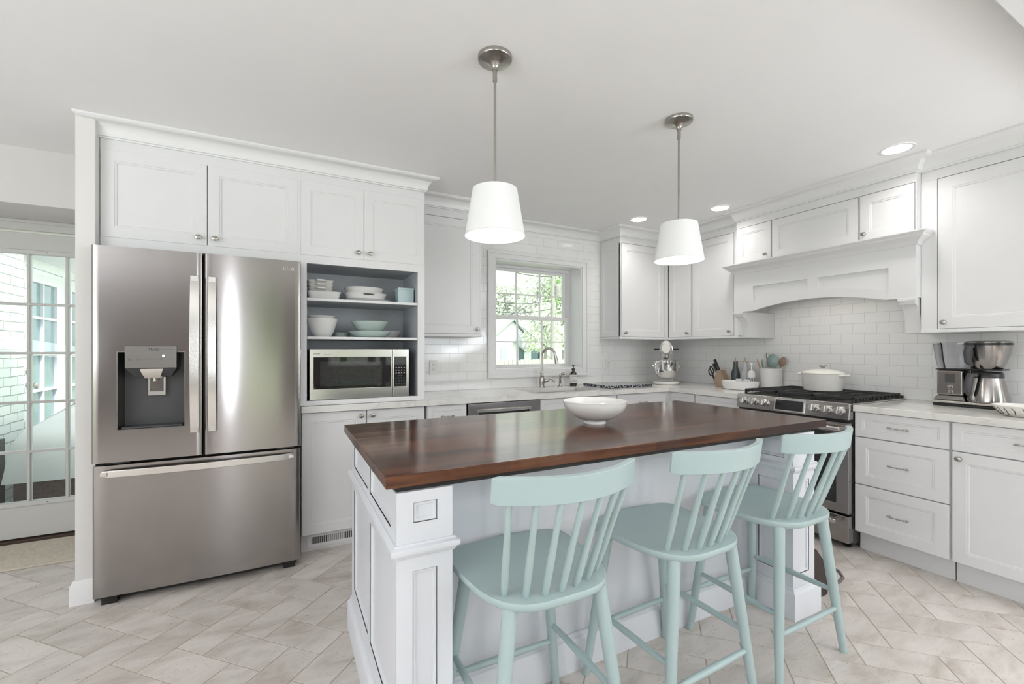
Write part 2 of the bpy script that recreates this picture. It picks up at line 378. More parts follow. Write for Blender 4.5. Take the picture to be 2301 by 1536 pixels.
    def door(s, x0, x1, z0, z1, yf, t=0.02, stile=0.055, deep=0.008):
        """framed door with a recessed, beaded panel; front faces -y at yf"""
        m = min(x1 - x0, z1 - z0) / 2
        st = min(stile, m * 0.5)
        prof = [(0, yf + t), (0, yf + 0.0015), (0.0015, yf), (st, yf), (st + 0.002, yf + 0.003), (st + 0.009, yf + 0.0035), (st + 0.012, yf + deep)]
        rs = [[(x0 + i, y, z0 + i), (x1 - i, y, z0 + i), (x1 - i, y, z1 - i), (x0 + i, y, z1 - i)] for i, y in prof]
        return s.rings(rs)
    def ball(s, c, rx, ry, rz, seg=20, rings=12):
        prof = [(math.sin(PI * k / rings), -math.cos(PI * k / rings)) for k in range(rings + 1)]
        rs = []
        for r, h in prof:
            rs.append([(c[0] + rx * max(r, 1e-3) * math.cos(2 * PI * i / seg), c[1] + ry * max(r, 1e-3) * math.sin(2 * PI * i / seg), c[2] + rz * h) for i in range(seg)])
        return s.rings(rs)
    def sweep(s, path, prof):
        """profile [(out, z)] swept along an XY polyline; out is to the right-hand normal of travel"""
        n = len(path); P2 = [Vector(p) for p in path]; rs = []
        for i in range(n):
            if i == 0: d1 = d2 = (P2[1] - P2[0]).normalized()
            elif i == n - 1: d1 = d2 = (P2[-1] - P2[-2]).normalized()
            else: d1 = (P2[i] - P2[i - 1]).normalized(); d2 = (P2[i + 1] - P2[i]).normalized()
            n1 = Vector((d1.y, -d1.x)); n2 = Vector((d2.y, -d2.x)); b = (n1 + n2)
            k = b / (1 + n1.dot(n2))
            rs.append([(P2[i].x + k.x * o, P2[i].y + k.y * o, z) for o, z in prof])
        return s.rings(rs)
    def xf(s, mtx):
        bmesh.ops.transform(s.bm, matrix=mtx, verts=s.bm.verts[:]); return s
    def build(s, name, m, parent=None, bevel=0.0, seg=2, ang=35, label=None, smooth=True, kind=None):
        bmesh.ops.recalc_face_normals(s.bm, faces=s.bm.faces[:])
        me = bpy.data.meshes.new(name); s.bm.to_mesh(me); s.bm.free()
        if smooth:
            for p in me.polygons: p.use_smooth = True
            me.set_sharp_from_angle(angle=math.radians(ang))
        me.materials.append(m)
        o = bpy.data.objects.new(name, me); COL.objects.link(o)
        if parent is not None: o.parent = parent
        if bevel:
            b = o.modifiers.new('bevel', 'BEVEL'); b.width = bevel; b.segments = seg; b.limit_method = 'ANGLE'; b.angle_limit = math.radians(35)
            b.harden_normals = True
        if label: o['label'] = label
        if kind: o['kind'] = kind
        return o

def thing(name, label, cat, loc=(0, 0, 0), rz=0.0, group=None):
    o = bpy.data.objects.new(name, None); COL.objects.link(o); o.empty_display_size = 0.05
    o.location = loc; o.rotation_euler = (0, 0, rz); o['label'] = label; o['category'] = cat
    if group: o['group'] = group
    return o
def tag(o, label, cat, group=None, kind=None):
    o['label'] = label; o['category'] = cat
    if group: o['group'] = group
    if kind: o['kind'] = kind
    return o
def struct(o):
    o['kind'] = 'structure'; return o
def text(name, body, size, m, parent, loc, rot=(PI / 2, 0, 0), align='LEFT', ext=0.0003):
    cu = bpy.data.curves.new(name, 'FONT'); cu.body = body; cu.size = size; cu.extrude = ext; cu.align_x = align
    o = bpy.data.objects.new(name, cu); COL.objects.link(o)
    dg = bpy.context.evaluated_depsgraph_get(); dg.update()
    me = bpy.data.meshes.new_from_object(o.evaluated_get(dg))
    bpy.data.objects.remove(o)
    me.materials.clear(); me.materials.append(m)
    q = bpy.data.objects.new(name, me); COL.objects.link(q); q.parent = parent; q.location = loc; q.rotation_euler = rot
    return q
def dup(root, loc=None, rz=None, label=None, group=None):
    r = root.copy(); COL.objects.link(r)
    if loc is not None: r.location = loc
    if rz is not None: r.rotation_euler = (0, 0, rz)
    if label: r['label'] = label
    if group: r['group'] = group
    for ch in list(root.children):
        c = ch.copy(); COL.objects.link(c); c.parent = r
        for g in ch.children:
            d = g.copy(); COL.objects.link(d); d.parent = c
    return r

def knob(parent, x, z, yf, name='knob'):
    """oval metal knob standing off a door front at yf (faces -y)"""
    b = MB(); b.lathe([(0.009, 0), (0.007, -0.004), (0.0055, -0.012), (0.009, -0.016), (0.0155, -0.020), (0.0165, -0.024), (0.014, -0.029), (0.007, -0.032), (0.0, -0.0325)], (x, yf, z), 'y', 20, sx=1.0, sy=0.85)
    b.box(x - 0.0012, x + 0.0012, yf - 0.0335, yf - 0.028, z - 0.011, z + 0.011)
    return b.build(name, M['nickel'], parent)
def pull(parent, x, z, yf, w=0.11):
    """slim cast pull with leafy ends and a beaded middle"""
    b = MB(); pts = []; rr = []
    for i in range(41):
        t = i / 40; u = (t - 0.5) * w
        pts.append((x + u, yf - 0.022 + 0.012 * abs(2 * t - 1) ** 3, z))
        e = abs(2 * t - 1)
        r = 0.0028 + 0.0022 * math.exp(-((e - 0.0) / 0.10) ** 2) + 0.0032 * math.exp(-((e - 0.62) / 0.09) ** 2) + 0.0036 * math.exp(-((e - 0.86) / 0.07) ** 2)
        if i in (0, 40): r = 0.001
        rr.append(r)
    b.tube(pts, rr, 10)
    for sx in (-1, 1): b.tube([(x + sx * w * 0.36, yf, z), (x + sx * w * 0.36, yf - 0.017, z)], [0.005, 0.003], 8)
    return b.build('pull', M['pewter'], parent)
def cdoor(parent, x0, x1, z0, z1, yf, m=None, name='door', stile=0.055, kn=None, pl=None, t=0.02):
    d = MB().door(x0, x1, z0, z1, yf, t, stile).build(name, m or M['cab'], parent)
    if kn: knob(d, kn[0], kn[1], yf)
    if pl: pull(d, (x0 + x1) / 2, (z0 + z1) / 2, yf, pl)
    return d

YW, XW = 3.55, 3.88           # window wall, range wall
YF, XF = 2.97, 3.185          # base door faces
YU, XU = 3.25, 3.49           # upper door faces
ZC = 0.915; CEIL = 2.44
RW = -PI / 2                  # rotation for things on the range wall: local x = -Y, local y = +X
# ================================================================== the room
XL, YB, YD = -3.4, -3.2, 4.03         # left wall, rear wall, garden door wall
def floor():
    bm = bmesh.new(); lay = bm.loops.layers.float_color.new('tile_id')
    U = 0.152; g = 0.0016; q = 1 / math.sqrt(2)
    a0, b0 = 2.11 * q, 2.71 * q       # along (X+Y), (Y-X)
    def put(i, j, ni, nj):
        ca = a0 + (i + ni / 2) * U; cb_ = b0 + (j + nj / 2) * U
        cx, cy = (ca - cb_) * q, (ca + cb_) * q
        if not (XL - 0.3 < cx < XW + 0.2 and YB - 0.2 < cy < YD + 0.2): return
        A0, A1 = a0 + i * U + g, a0 + (i + ni) * U - g; B0, B1 = b0 + j * U + g, b0 + (j + nj) * U - g
        e = 0.0012
        def w_(a, b, z): return ((a - b) * q, (a + b) * q, z)
        top = [bm.verts.new(w_(a, b, 0.0)) for a, b in ((A0 + e, B0 + e), (A1 - e, B0 + e), (A1 - e, B1 - e), (A0 + e, B1 - e))]
        lo = [bm.verts.new(w_(a, b, -0.004)) for a, b in ((A0, B0), (A1, B0), (A1, B1), (A0, B1))]
        fs = [bm.faces.new(top)]
        for k in range(4): fs.append(bm.faces.new((lo[k], lo[(k + 1) % 4], top[(k + 1) % 4], top[k])))
        c = (random.random(), random.random(), random.random(), 1)
        for f in fs:
            for l in f.loops: l[lay] = c
    for i in range(-60, 60):
        for j in range(-60, 60):
            k = (i + j - 2) % 4
            if k == 0: put(i, j, 2, 1)
            elif k == 2: put(i, j, 1, 2)
    me = bpy.data.meshes.new('floor'); bm.to_mesh(me); bm.free(); me.materials.append(M['floor'])
    o = bpy.data.objects.new('floor', me); COL.objects.link(o); struct(o)
    gb = MB(); gb.box(XL - 0.1, XW + 0.1, YB - 0.1, YD + 0.12, -0.06, -0.0018); g_ = gb.build('grout', M['grout'], o, smooth=False)
floor()
struct(MB().box(XL - 0.1, XW + 0.12, YB - 0.1, YD + 0.12, CEIL, CEIL + 0.1).build('ceiling', M['paint'], smooth=False))

# window wall (tiled from worktop to ceiling), with the window hole
WX0, WX1, WZ0, WZ1 = 1.663, 2.617, 1.079, 2.081
wb = MB(); wb.plate(-0.845, XW + 0.12, 0, CEIL, YW, YW + 0.24, [(WX0, WX1, WZ0, WZ1)])
struct(wb.build('wall_back', M['tileA'], smooth=False))
struct(MB().box(XW, XW + 0.12, -0.02, YW, 0, CEIL).build('wall_right', M['tileB'], smooth=False))
struct(MB().box(XW, XW + 0.12, YB, -2.85, 0, CEIL).box(XW, XW + 0.12, -0.95, -0.02, 0, CEIL).box(XW, XW + 0.12, -2.85, -0.95, 0, 0.65).box(XW, XW + 0.12, -2.85, -0.95, 2.35, CEIL).build('wall_dining', M['wall'], smooth=False))
# drywall end that closes off the fridge side, hall wall beyond
struct(MB().box(-0.9225, -0.845, 2.92, YD, 0, CEIL).build('wall_partition', M['wall'], bevel=0.004))
struct(MB().plate(XL, XW + 0.12, 0, CEIL, YD, YD + 0.12, [(-1.83, -0.975, -0.01, 2.05), (0, 4.2, 0, CEIL)]).build('wall_hall', M['wall'], smooth=False))
struct(MB().box(XL, -0.9225, 3.58, YD, 2.112, CEIL).build('wall_header', M['wall'], smooth=False))
struct(MB().box(XL - 0.1, XL, YB, YD, 0, 0.3).box(XL - 0.1, XL, YB, YD, 2.35, CEIL).box(XL - 0.1, XL, YB, -2.1, 0.3, 2.35).box(XL - 0.1, XL, 1.3, YD, 0.3, 2.35).build('wall_left', M['wall'], smooth=False))
M['wallrear'] = mat('rear_wall_taupe', (0.20, 0.175, 0.165, 1), 0.9)
rear_holes = [(-0.74, -0.58, 0.5, 2.3), (-0.45, 0.35, 0.1, 2.3), (0.75, 1.75, 0.95, 2.25), (1.85, 2.7, 0.95, 2.25), (2.8, 3.7, 0.55, 2.3)]
struct(MB().plate(XL - 0.1, XW + 0.12, 0, CEIL, YB - 0.1, YB, rear_holes).build('wall_rear', M['wallrear'], smooth=False))
for n, (a, b_, c, d) in enumerate(rear_holes):
    f = MB()
    if b_ - a < 0.3: continue
    f.plate(a, b_, c, d, YB - 0.07, YB - 0.02, [(a + 0.05, (a + b_) / 2 - 0.01, c + 0.06, (c + d) / 2 - 0.01), ((a + b_) / 2 + 0.01, b_ - 0.05, c + 0.06, (c + d) / 2 - 0.01),
            (a + 0.05, (a + b_) / 2 - 0.01, (c + d) / 2 + 0.01, d - 0.05), ((a + b_) / 2 + 0.01, b_ - 0.05, (c + d) / 2 + 0.01, d - 0.05)])
    wf = struct(f.build('window_%d' % (n + 2), M['trim'], smooth=False))
struct(MB().box(XL + 0.02, XW - 0.02, 0.24, 0.53, 2.365, CEIL - 0.001).box(XL + 0.02, XW - 0.02, 0.225, 0.545, 2.385, 2.41).build('trim_1', M['trim'], bevel=0.004))
# partition baseboard
bbp = MB(); bbp.sweep([(-0.9225, 3.6), (-0.9225, 2.92), (-0.845, 2.92)], [(-0.001, 0.0), (0.016, 0.0), (0.016, 0.095), (0.006, 0.118), (-0.001, 0.118)])
struct(bbp.build('baseboard_partition', M['trim']))

# ---------------------------------------------------------------- crown moulding and frieze round the room
crown_path = [(-0.8449, 3.02), (-0.8449, YF), (0.862, YF), (0.862, YU), (1.405, YU), (1.405, YW), (2.85, YW), (2.85, YU), (XU, YU), (XU, 2.447), (3.43, 2.447), (3.43, 1.243), (XU, 1.243), (XU, 0.545)]
def crown_profile():
    p = [(-0.002, 2.350), (0.006, 2.350), (0.006, 2.358), (0.013, 2.360), (0.013, 2.367)]
    for k in range(9):
        t = k / 8; p.append((0.014 + 0.052 * (1 - math.cos(t * PI / 2)) , 2.369 + 0.052 * math.sin(t * PI / 2)))
    p += [(0.072, 2.424), (0.080, 2.430), (0.080, 2.4395), (-0.002, 2.4395)]
    return p
struct(MB().sweep(crown_path, crown_profile()).build('trim_2', M['trim']))

# ---------------------------------------------------------------- kitchen window
cas = MB()
cas.plate(1.60, 2.678, 1.02, 2.135, YW - 0.018, YW + 0.001, [(WX0, WX1, WZ0, WZ1)])
casing = cas.build('window_1', M['trim'], bevel=0.004); struct(casing)
ap = MB(); ap.plate(1.592, 2.686, 1.008, 2.145, YW - 0.026, YW - 0.003, [(1.612, 2.666, 1.03, 2.123)]).build('casing_bead', M['trim'], casing, bevel=0.003)
jb = MB(); jb.plate(WX0 - 0.001, WX1 + 0.001, WZ0 - 0.001, WZ1 + 0.001, YW - 0.005, YW + 0.235, [(WX0 + 0.012, WX1 - 0.012, WZ0 + 0.012, WZ1 - 0.012)])
jb.build('jamb', M['trim'], casing, smooth=False)
fr = MB(); fr.plate(WX0 + 0.01, WX1 - 0.01, WZ0 + 0.01, WZ1 - 0.01, 3.735, 3.80, [(WX0 + 0.04, WX1 - 0.035, WZ0 + 0.03, WZ1 - 0.035)])
fr.build('window_frame', M['trim'], casing, bevel=0.002)
def sash(name, x0, x1, z0, z1, y0, y1, st, rt, rb):
    gx0, gx1, gz0, gz1 = x0 + st, x1 - st, z0 + rb, z1 - rt
    m2 = 0.006; hs = []
    for i in range(3):
        for j in range(2):
            a = gx0 + (gx1 - gx0) * i / 3 + (m2 if i else 0); b_ = gx0 + (gx1 - gx0) * (i + 1) / 3 - (m2 if i < 2 else 0)
            c = gz0 + (gz1 - gz0) * j / 2 + (m2 if j else 0); d = gz0 + (gz1 - gz0) * (j + 1) / 2 - (m2 if j < 1 else 0)
            hs.append((a, b_, c, d))
    o = MB().plate(x0, x1, z0, z1, y0, y1, hs).build(name, M['trim'], casing, bevel=0.0015)
    MB().box(gx0 - 0.002, gx1 + 0.002, (y0 + y1) / 2 - 0.002, (y0 + y1) / 2 + 0.002, gz0 - 0.002, gz1 + 0.002).build('glass', M['glass'], o, smooth=False)
sash('upper_sash', 1.70, 2.575, 1.555, 2.05, 3.772, 3.795, 0.035, 0.03, 0.03)
sash('lower_sash', 1.69, 2.588, 1.092, 1.592, 3.738, 3.765, 0.032, 0.035, 0.03)
lk = MB()
for x in (1.93, 2.35): lk.box(x - 0.02, x + 0.02, 3.742, 3.762, 1.592, 1.60); lk.lathe([(0.009, 1.60), (0.009, 1.608), (0.004, 1.612)], (x, 3.752, 0), 'z', 12)
lk.build('sash_lock', M['trim'], casing)

# ---------------------------------------------------------------- garden door in the hall
DX0, DX1 = -1.815, -0.99
cols = [-1.687, -1.499, -1.311, -1.123]; rows = [0.264, 0.591, 0.915, 1.239, 1.562, 1.890]
hs = []
for i in range(3):
    for j in range(5):
        hs.append((cols[i] + (0.008 if i else 0), cols[i + 1] - (0.008 if i < 2 else 0), rows[j] + (0.008 if j else 0), rows[j + 1] - (0.008 if j < 4 else 0)))
gd = struct(MB().plate(DX0, DX1, 0.03, 2.03, YD - 0.005, YD + 0.035, hs).build('door_1', M['doorpaint'], bevel=0.003))
gb = MB(); gb.plate(-1.715, -1.095, 0.236, 1.918, YD - 0.012, YD - 0.004, [(-1.687, -1.123, 0.264, 1.89)]).build('glazing_bead', M['doorpaint'], gd, bevel=0.003)
MB().box(-1.69, -1.12, YD + 0.012, YD + 0.017, 0.26, 1.894).build('glass', M['glass'], gd, smooth=False)
sc = MB()
for x, z in ((-1.405, 1.905), (-1.405, 0.25)): sc.lathe([(0.003, 0), (0.003, -0.002)], (x, YD - 0.012, z), 'y', 10)
sc.build('screw', M['dark'], gd)
struct(MB().plate(-1.90, -0.925, 0, 2.115, YD - 0.02, YD + 0.001, [(-1.822, -0.983, -0.1, 2.045)]).box(-1.90, -0.925, YD - 0.032, YD - 0.018, 2.09, 2.112).build('trim_3', M['doorpaint'], bevel=0.004))
struct(MB().box(-1.83, -0.98, YD - 0.03, YD + 0.10, 0.0, 0.022).build('trim_4', M['rubber'], bevel=0.004))
rg = MB(); rg.box(-2.1, -0.99, 3.535, 3.985, 0.0005, 0.010)
tag(rg.build('rug', M['rug'], bevel=0.003), 'pale cream woven runner rug on the hall floor before the glazed door', 'rug')

# ================================================================== cabinets
def A(name, label, cat, x0, group=None, y=None): return thing(name, label, cat, (x0, YF if y is None else y, 0), 0, group)
def B(name, label, cat, y0, x=None, group=None): return thing(name, label, cat, (XF if x is None else x, y0, 0), RW, group)
GB, GU = 'white base cabinets', 'white wall cabinets'
# local coordinates: x across, 0 = front of doors, +y into the wall
def carcass(t, x0, x1, y0, y1, z0, z1, name='body', m=None, bev=0.0015): return MB().box(x0, x1, y0, y1, z0, z1).build(name, m or M['cab'], t, bevel=bev)

# --- tall run: cabinet above the fridge
t = A('fridge_cabinet', 'white two-door wall cabinet directly above the steel refrigerator', 'cabinet', -0.843, GU)
ox = -0.843
MB().box(0, 0.926, 0.02, 0.578, 1.80, 2.352).build('body', M['cab'], t, bevel=0.0015)
MB().plate(0.0, 0.926, 1.80, 2.352, 0.003, 0.0199, [(0.006, 0.912, 1.85, 2.294)]).build('face_frame', M['cab'], t, bevel=0.001)
cdoor(t, -0.841 - ox + 0.0, -0.388 - ox, 1.845, 2.298, 0, kn=(-0.425 - ox, 1.885))
cdoor(t, -0.384 - ox, 0.071 - ox, 1.845, 2.298, 0, kn=(-0.347 - ox, 1.885))
# --- open shelf cabinet over the worktop
ox = 0.083
t = A('shelf_cabinet', 'white open shelf cabinet with grey inside holding dishes and the microwave', 'cabinet', ox)
face = MB(); face.plate(0, 0.860 - ox, 0.9165, 2.352, 0.004, 0.022, [(0.120 - ox, 0.812 - ox, 0.945, 1.795)]).build('face_frame', M['cab'], t, bevel=0.001)
sh = MB(); sh.box(0, 0.860 - ox, 0.022, 0.578, 1.825, 2.352); sh.box(0, 0.018, 0.022, 0.578, 0.9165, 1.825); sh.box(0.852 - ox - 0.010, 0.860 - ox, 0.022, 0.578, 0.9165, 1.825)
sh.build('body', M['cab'], t)
inn = MB(); e0, e1 = 0.102 - ox, 0.832 - ox
inn.box(e0 - 0.001, e0 + 0.012, 0.022, 0.48, 0.925, 1.825); inn.box(e1 - 0.012, e1 + 0.010, 0.022, 0.48, 0.925, 1.825)
inn.box(e0, e1, 0.465, 0.48, 0.925, 1.825); inn.box(e0, e1, 0.022, 0.48, 0.918, 0.930); inn.box(e0, e1, 0.022, 0.48, 1.808, 1.8249)
inn.build('interior', M['inner'], t, smooth=False)
for z in (1.566, 1.327):
    s_ = MB().box(e0 + 0.012, e1 - 0.012, 0.012, 0.465, z, z + 0.017).build('shelf', M['inner'], t, smooth=False)
    MB().box(0.122 - ox, 0.810 - ox, 0.006, 0.014, z, z + 0.017).build('shelf_edge', M['cab'], s_, bevel=0.002)
for z in (1.72, 1.53):
    MB().lathe([(0.004, 0.465), (0.004, 0.459), (0.002, 0.457)], (0.745 - ox, 0, z), 'y', 8).build('shelf_pin', M['ceramic'], t)
cdoor(t, 0.087 - ox, 0.454 - ox, 1.845, 2.298, -0.001, kn=(0.42 - ox, 1.885))
cdoor(t, 0.459 - ox, 0.856 - ox, 1.845, 2.298, -0.001, kn=(0.494 - ox, 1.885))

# --- base units on the window wall
def base_body(t, w_, toe=0.11, depth=0.578, top=0.875): 
    MB().box(0, w_, 0.02, depth, toe, top).build('body', M['cab'], t, bevel=0.001)
    MB().box(0, w_, 0.054, 0.07, 0.0, toe).build('toe_kick', M['cab'], t)
ox = 0.088
t = A('base_cabinet', 'white two-door base cabinet right of the refrigerator, below the open shelves', 'cabinet', ox, GB)
base_body(t, 0.862 - ox)
cdoor(t, 0.092 - ox, 0.470 - ox, 0.120, 0.870, 0, kn=(0.437 - ox, 0.835)); cdoor(t, 0.476 - ox, 0.858 - ox, 0.120, 0.870, 0, kn=(0.508 - ox, 0.835))
vg = thing('floor_register', 'white slotted heating register set in the toe kick beside the refrigerator', 'vent', (0.125, YF + 0.054, 0.02), 0)
vp = MB(); n = 34; x0, x1 = 0.02, 0.42
hs = [(x0 + (x1 - x0) * k / n + 0.003, x0 + (x1 - x0) * (k + 1) / n - 0.002, 0.022, 0.066) for k in range(n)]
vp.plate(0, 0.44, 0.0, 0.085, -0.008, 0.0, hs).build('grille', M['cab'], vg)
MB().box(0.01, 0.43, -0.002, -0.0005, 0.012, 0.075).build('duct', M['dark'], vg, smooth=False)
def drawerfront(t, x0, x1, z0, z1, pl=0.10, st=0.034, yf=0):
    d = MB().door(x0, x1, z0, z1, yf, 0.02, st).build('drawer', M['cab'], t)
    if pl: pull(d, (x0 + x1) / 2, (z0 + z1) / 2, yf, pl)
    return d
ox = 0.874
t = A('base_cabinet', 'narrow white drawer base cabinet left of the dishwasher', 'cabinet', ox, GB)
base_body(t, 1.170 - ox)
drawerfront(t, 0.004, 1.168 - ox, 0.715, 0.870); cdoor(t, 0.004, 1.168 - ox, 0.120, 0.708, 0)
ox = 1.79
t = A('base_cabinet', 'white sink base cabinet right of the dishwasher', 'cabinet', ox, GB)
MB().box(0, 0.78, 0.02, 0.578, 0.11, 0.64).box(0, 0.02, 0.02, 0.578, 0.64, 0.875).box(0.745, 0.78, 0.02, 0.578, 0.64, 0.875).box(0.02, 0.745, 0.02, 0.03, 0.64, 0.875).build('body', M['cab'], t)
MB().box(0, 0.78, 0.054, 0.07, 0.0, 0.11).build('toe_kick', M['cab'], t)
MB().door(0.004, 0.776, 0.715, 0.870, 0, 0.02, 0.034).build('false_drawer', M['cab'], t)
cdoor(t, 0.004, 0.387, 0.120, 0.708, 0, kn=(0.36, 0.67)); cdoor(t, 0.393, 0.776, 0.120, 0.708, 0, kn=(0.42, 0.67))
ox = 2.574
t = A('base_cabinet', 'white drawer base cabinet in the corner below the speckled board', 'cabinet', ox, GB)
base_body(t, 3.166 - ox)
drawerfront(t, 0.004, 3.155 - ox, 0.715, 0.870); cdoor(t, 0.004, 3.155 - ox, 0.120, 0.708, 0)
# --- dishwasher
t = A('dishwasher', 'stainless steel dishwasher with recessed grip between the base cabinets', 'dishwasher', 1.178)
w_ = 0.602
MB().box(0.004, w_ - 0.004, 0.025, 0.56, 0.08, 0.868).build('body', M['dark'], t)
MB().plate(0.003, w_ - 0.003, 0.11, 0.868, -0.004, 0.025, [(0.09, w_ - 0.09, 0.785, 0.815)]).build('door', M['steel'], t, bevel=0.003)
hb = MB(); rs = []
for k in range(13):
    u = k / 12; x = 0.07 + (w_ - 0.14) * u; bow = 0.018 * math.sin(PI * u)
    rs.append([(x, -0.004 - bow, 0.80), (x, -0.004 - bow, 0.822), (x, 0.0, 0.826), (x, 0.0, 0.80)])
hb.rings(rs).build('handle', M['steellight'], t, bevel=0.002)
MB().box(0.085, w_ - 0.085, 0.02, 0.024, 0.78, 0.82).build('grip_recess', M['black'], t)
MB().box(0.0, w_, 0.054, 0.07, 0.0, 0.11).build('toe_kick', M['black'], t)

# --- base units on the range wall
t = B('base_cabinet', 'narrow white base cabinet in the corner, first left of the range wall run', 'cabinet', 2.962, group=GB)
MB().box(0, 0.29, 0.02, 0.69, 0.11, 0.875).box(-0.012, 0.0165, 0.002, 0.021, 0.11, 0.875).build('body', M['cab'], t); MB().box(0.05, 0.29, 0.072, 0.088, 0, 0.11).build('toe_kick', M['cab'], t)
MB().door(0.02, 0.286, 0.715, 0.870, 0, 0.02, 0.034).build('false_drawer', M['cab'], t); cdoor(t, 0.02, 0.286, 0.12, 0.708, 0)
t = B('base_cabinet', 'white drawer base cabinet immediately left of the gas range', 'cabinet', 2.669, group=GB)
w_ = 2.669 - 2.236
MB().box(0, w_, 0.02, 0.69, 0.11, 0.875).build('body', M['cab'], t); MB().box(0, w_, 0.072, 0.088, 0, 0.11).build('toe_kick', M['cab'], t)
drawerfront(t, 0.004, w_ - 0.004, 0.715, 0.870); cdoor(t, 0.004, w_ - 0.004, 0.12, 0.708, 0)
t = B('base_cabinet', 'white three-drawer base cabinet immediately right of the gas range', 'cabinet', 1.459, group=GB)
w_ = 1.459 - 1.013
MB().box(0, w_, 0.02, 0.69, 0.118, 0.875).build('body', M['cab'], t, bevel=0.0015); MB().box(0, w_, 0.072, 0.088, 0, 0.118).build('toe_kick', M['cab'], t)
drawerfront(t, 0.003, w_ - 0.003, 0.722, 0.872, 0.105, 0.038); drawerfront(t, 0.003, w_ - 0.003, 0.427, 0.716, 0.105, 0.058); drawerfront(t, 0.003, w_ - 0.003, 0.127, 0.421, 0.105, 0.058)
t = B('base_cabinet', 'white base cabinet below the coffee maker with one drawer and a door', 'cabinet', 1.007, group=GB)
w_ = 0.56
MB().box(0, w_, 0.02, 0.69, 0.118, 0.875).build('body', M['cab'], t, bevel=0.0015); MB().box(0, w_, 0.072, 0.088, 0, 0.118).build('toe_kick', M['cab'], t)
drawerfront(t, 0.003, w_ - 0.003, 0.722, 0.872, 0.105, 0.052); cdoor(t, 0.003, w_ - 0.003, 0.127, 0.716, 0, kn=(0.034, 0.683))

# --- worktops
sx0, sx1, sy0, sy1 = 1.78, 2.44, 3.03, 3.40
def slab(boxes):
    b = MB()
    for x in boxes: b.box(*x)
    return b
wt = MB()
yb_ = YW - 0.001
wt.box(0.0885, sx0, 2.938, yb_, 0.8765, 0.915).box(sx1, 3.160, 2.938, yb_, 0.8765, 0.915).box(sx0, sx1, 2.938, sy0, 0.8765, 0.915).box(sx0, sx1, sy1, yb_, 0.8765, 0.915).box(3.160, 3.879, 2.234, yb_, 0.8765, 0.915)
tag(wt.build('worktop', M['marble'], smooth=False), 'L-shaped pale marble worktop running under the kitchen window to the range', 'worktop', 'marble worktops')
tag(MB().box(3.160, 3.879, 0.44, 1.457, 0.8765, 0.915).build('worktop', M['marble'], bevel=0.003), 'pale marble worktop right of the range under the coffee maker', 'worktop', 'marble worktops')

# --- wall cabinets
def rail(b, x0, x1, y0, y1, zz=1.365): b.box(x0, x1, y0 - 0.006, y1, zz, zz + 0.021)
ox = 0.862
t = A('wall_cabinet', 'white single-door wall cabinet left of the kitchen window', 'cabinet', ox, GU, YU)
b = MB(); b.box(0, 1.405 - ox, 0.02, 0.299, 1.386, 2.352); b.box(0, 1.405 - ox, 0.004, 0.02, 2.292, 2.352); b.box(1.388 - ox, 1.405 - ox, 0.004, 0.02, 1.386, 2.292); b.build('body', M['cab'], t, bevel=0.0015)
b = MB(); rail(b, 0, 1.409 - ox, 0, 0.299); b.build('light_rail', M['cab'], t, bevel=0.003)
cdoor(t, 0.004, 1.386 - ox, 1.388, 2.288, 0, kn=(1.366 - ox, 1.425), stile=0.06)
ox = 2.85
t = A('wall_cabinet', 'white corner wall cabinet right of the kitchen window, panelled on its side', 'cabinet', ox, GU, YU)
b = MB(); b.box(0.006, 3.50 - ox, 0.02, 0.299, 1.386, 2.352); b.box(0.0, 0.64, 0.004, 0.02, 2.292, 2.352); b.box(3.435 - ox, 0.64, 0.002, 0.02, 1.386, 2.292); b.box(0.0, 0.018, 0.003, 0.02, 1.386, 2.292); b.build('body', M['cab'], t, bevel=0.0015)
b = MB(); rail(b, -0.006, 0.64, 0, 0.299); b.build('light_rail', M['cab'], t, bevel=0.003)
cdoor(t, 0.020, 3.431 - ox, 1.388, 2.288, 0, kn=(0.055, 1.425), stile=0.06)
sp_ = MB().door(-0.296, -0.003, 1.388, 2.288, 0, 0.008, 0.05).xf(Matrix.Rotation(-PI / 2, 4, 'Z')).build('side_panel', M['cab'], t)
t = B('wall_cabinet', 'white two-door wall cabinet on the range wall between corner and hood', 'cabinet', 3.25, XU, GU)
w_ = 3.25 - 2.447
b = MB(); b.box(0.0, w_, 0.02, 0.389, 1.386, 2.352); b.box(0.0, w_, 0.004, 0.02, 2.292, 2.352); b.box(0.737, w_, 0.002, 0.02, 1.386, 2.292); b.build('body', M['cab'], t, bevel=0.0015)
b = MB(); rail(b, 0.004, w_ - 0.02, 0, 0.389); b.build('light_rail', M['cab'], t, bevel=0.003)
cdoor(t, 0.006, 0.277, 1.388, 2.288, 0, kn=(0.243, 1.425), stile=0.055); cdoor(t, 0.297, 0.733, 1.388, 2.288, 0, kn=(0.70, 1.425), stile=0.06)
t = B('wall_cabinet', 'tall white wall cabinet above the coffee maker at the right edge', 'cabinet', 1.241, XU, GU)
w_ = 1.241 - 0.56
b = MB(); b.box(0.0, w_, 0.02, 0.389, 1.386, 2.352); b.box(0.0, w_, 0.004, 0.02, 2.292, 2.352); b.box(0.0, 0.074, 0.002, 0.02, 1.386, 2.292); b.build('body', M['cab'], t, bevel=0.0015)
b = MB(); rail(b, 0.0, w_, 0, 0.389); b.build('light_rail', M['cab'], t, bevel=0.003)
cdoor(t, 0.077, 0.560, 1.388, 2.288, 0, kn=(0.108, 1.425), stile=0.066)

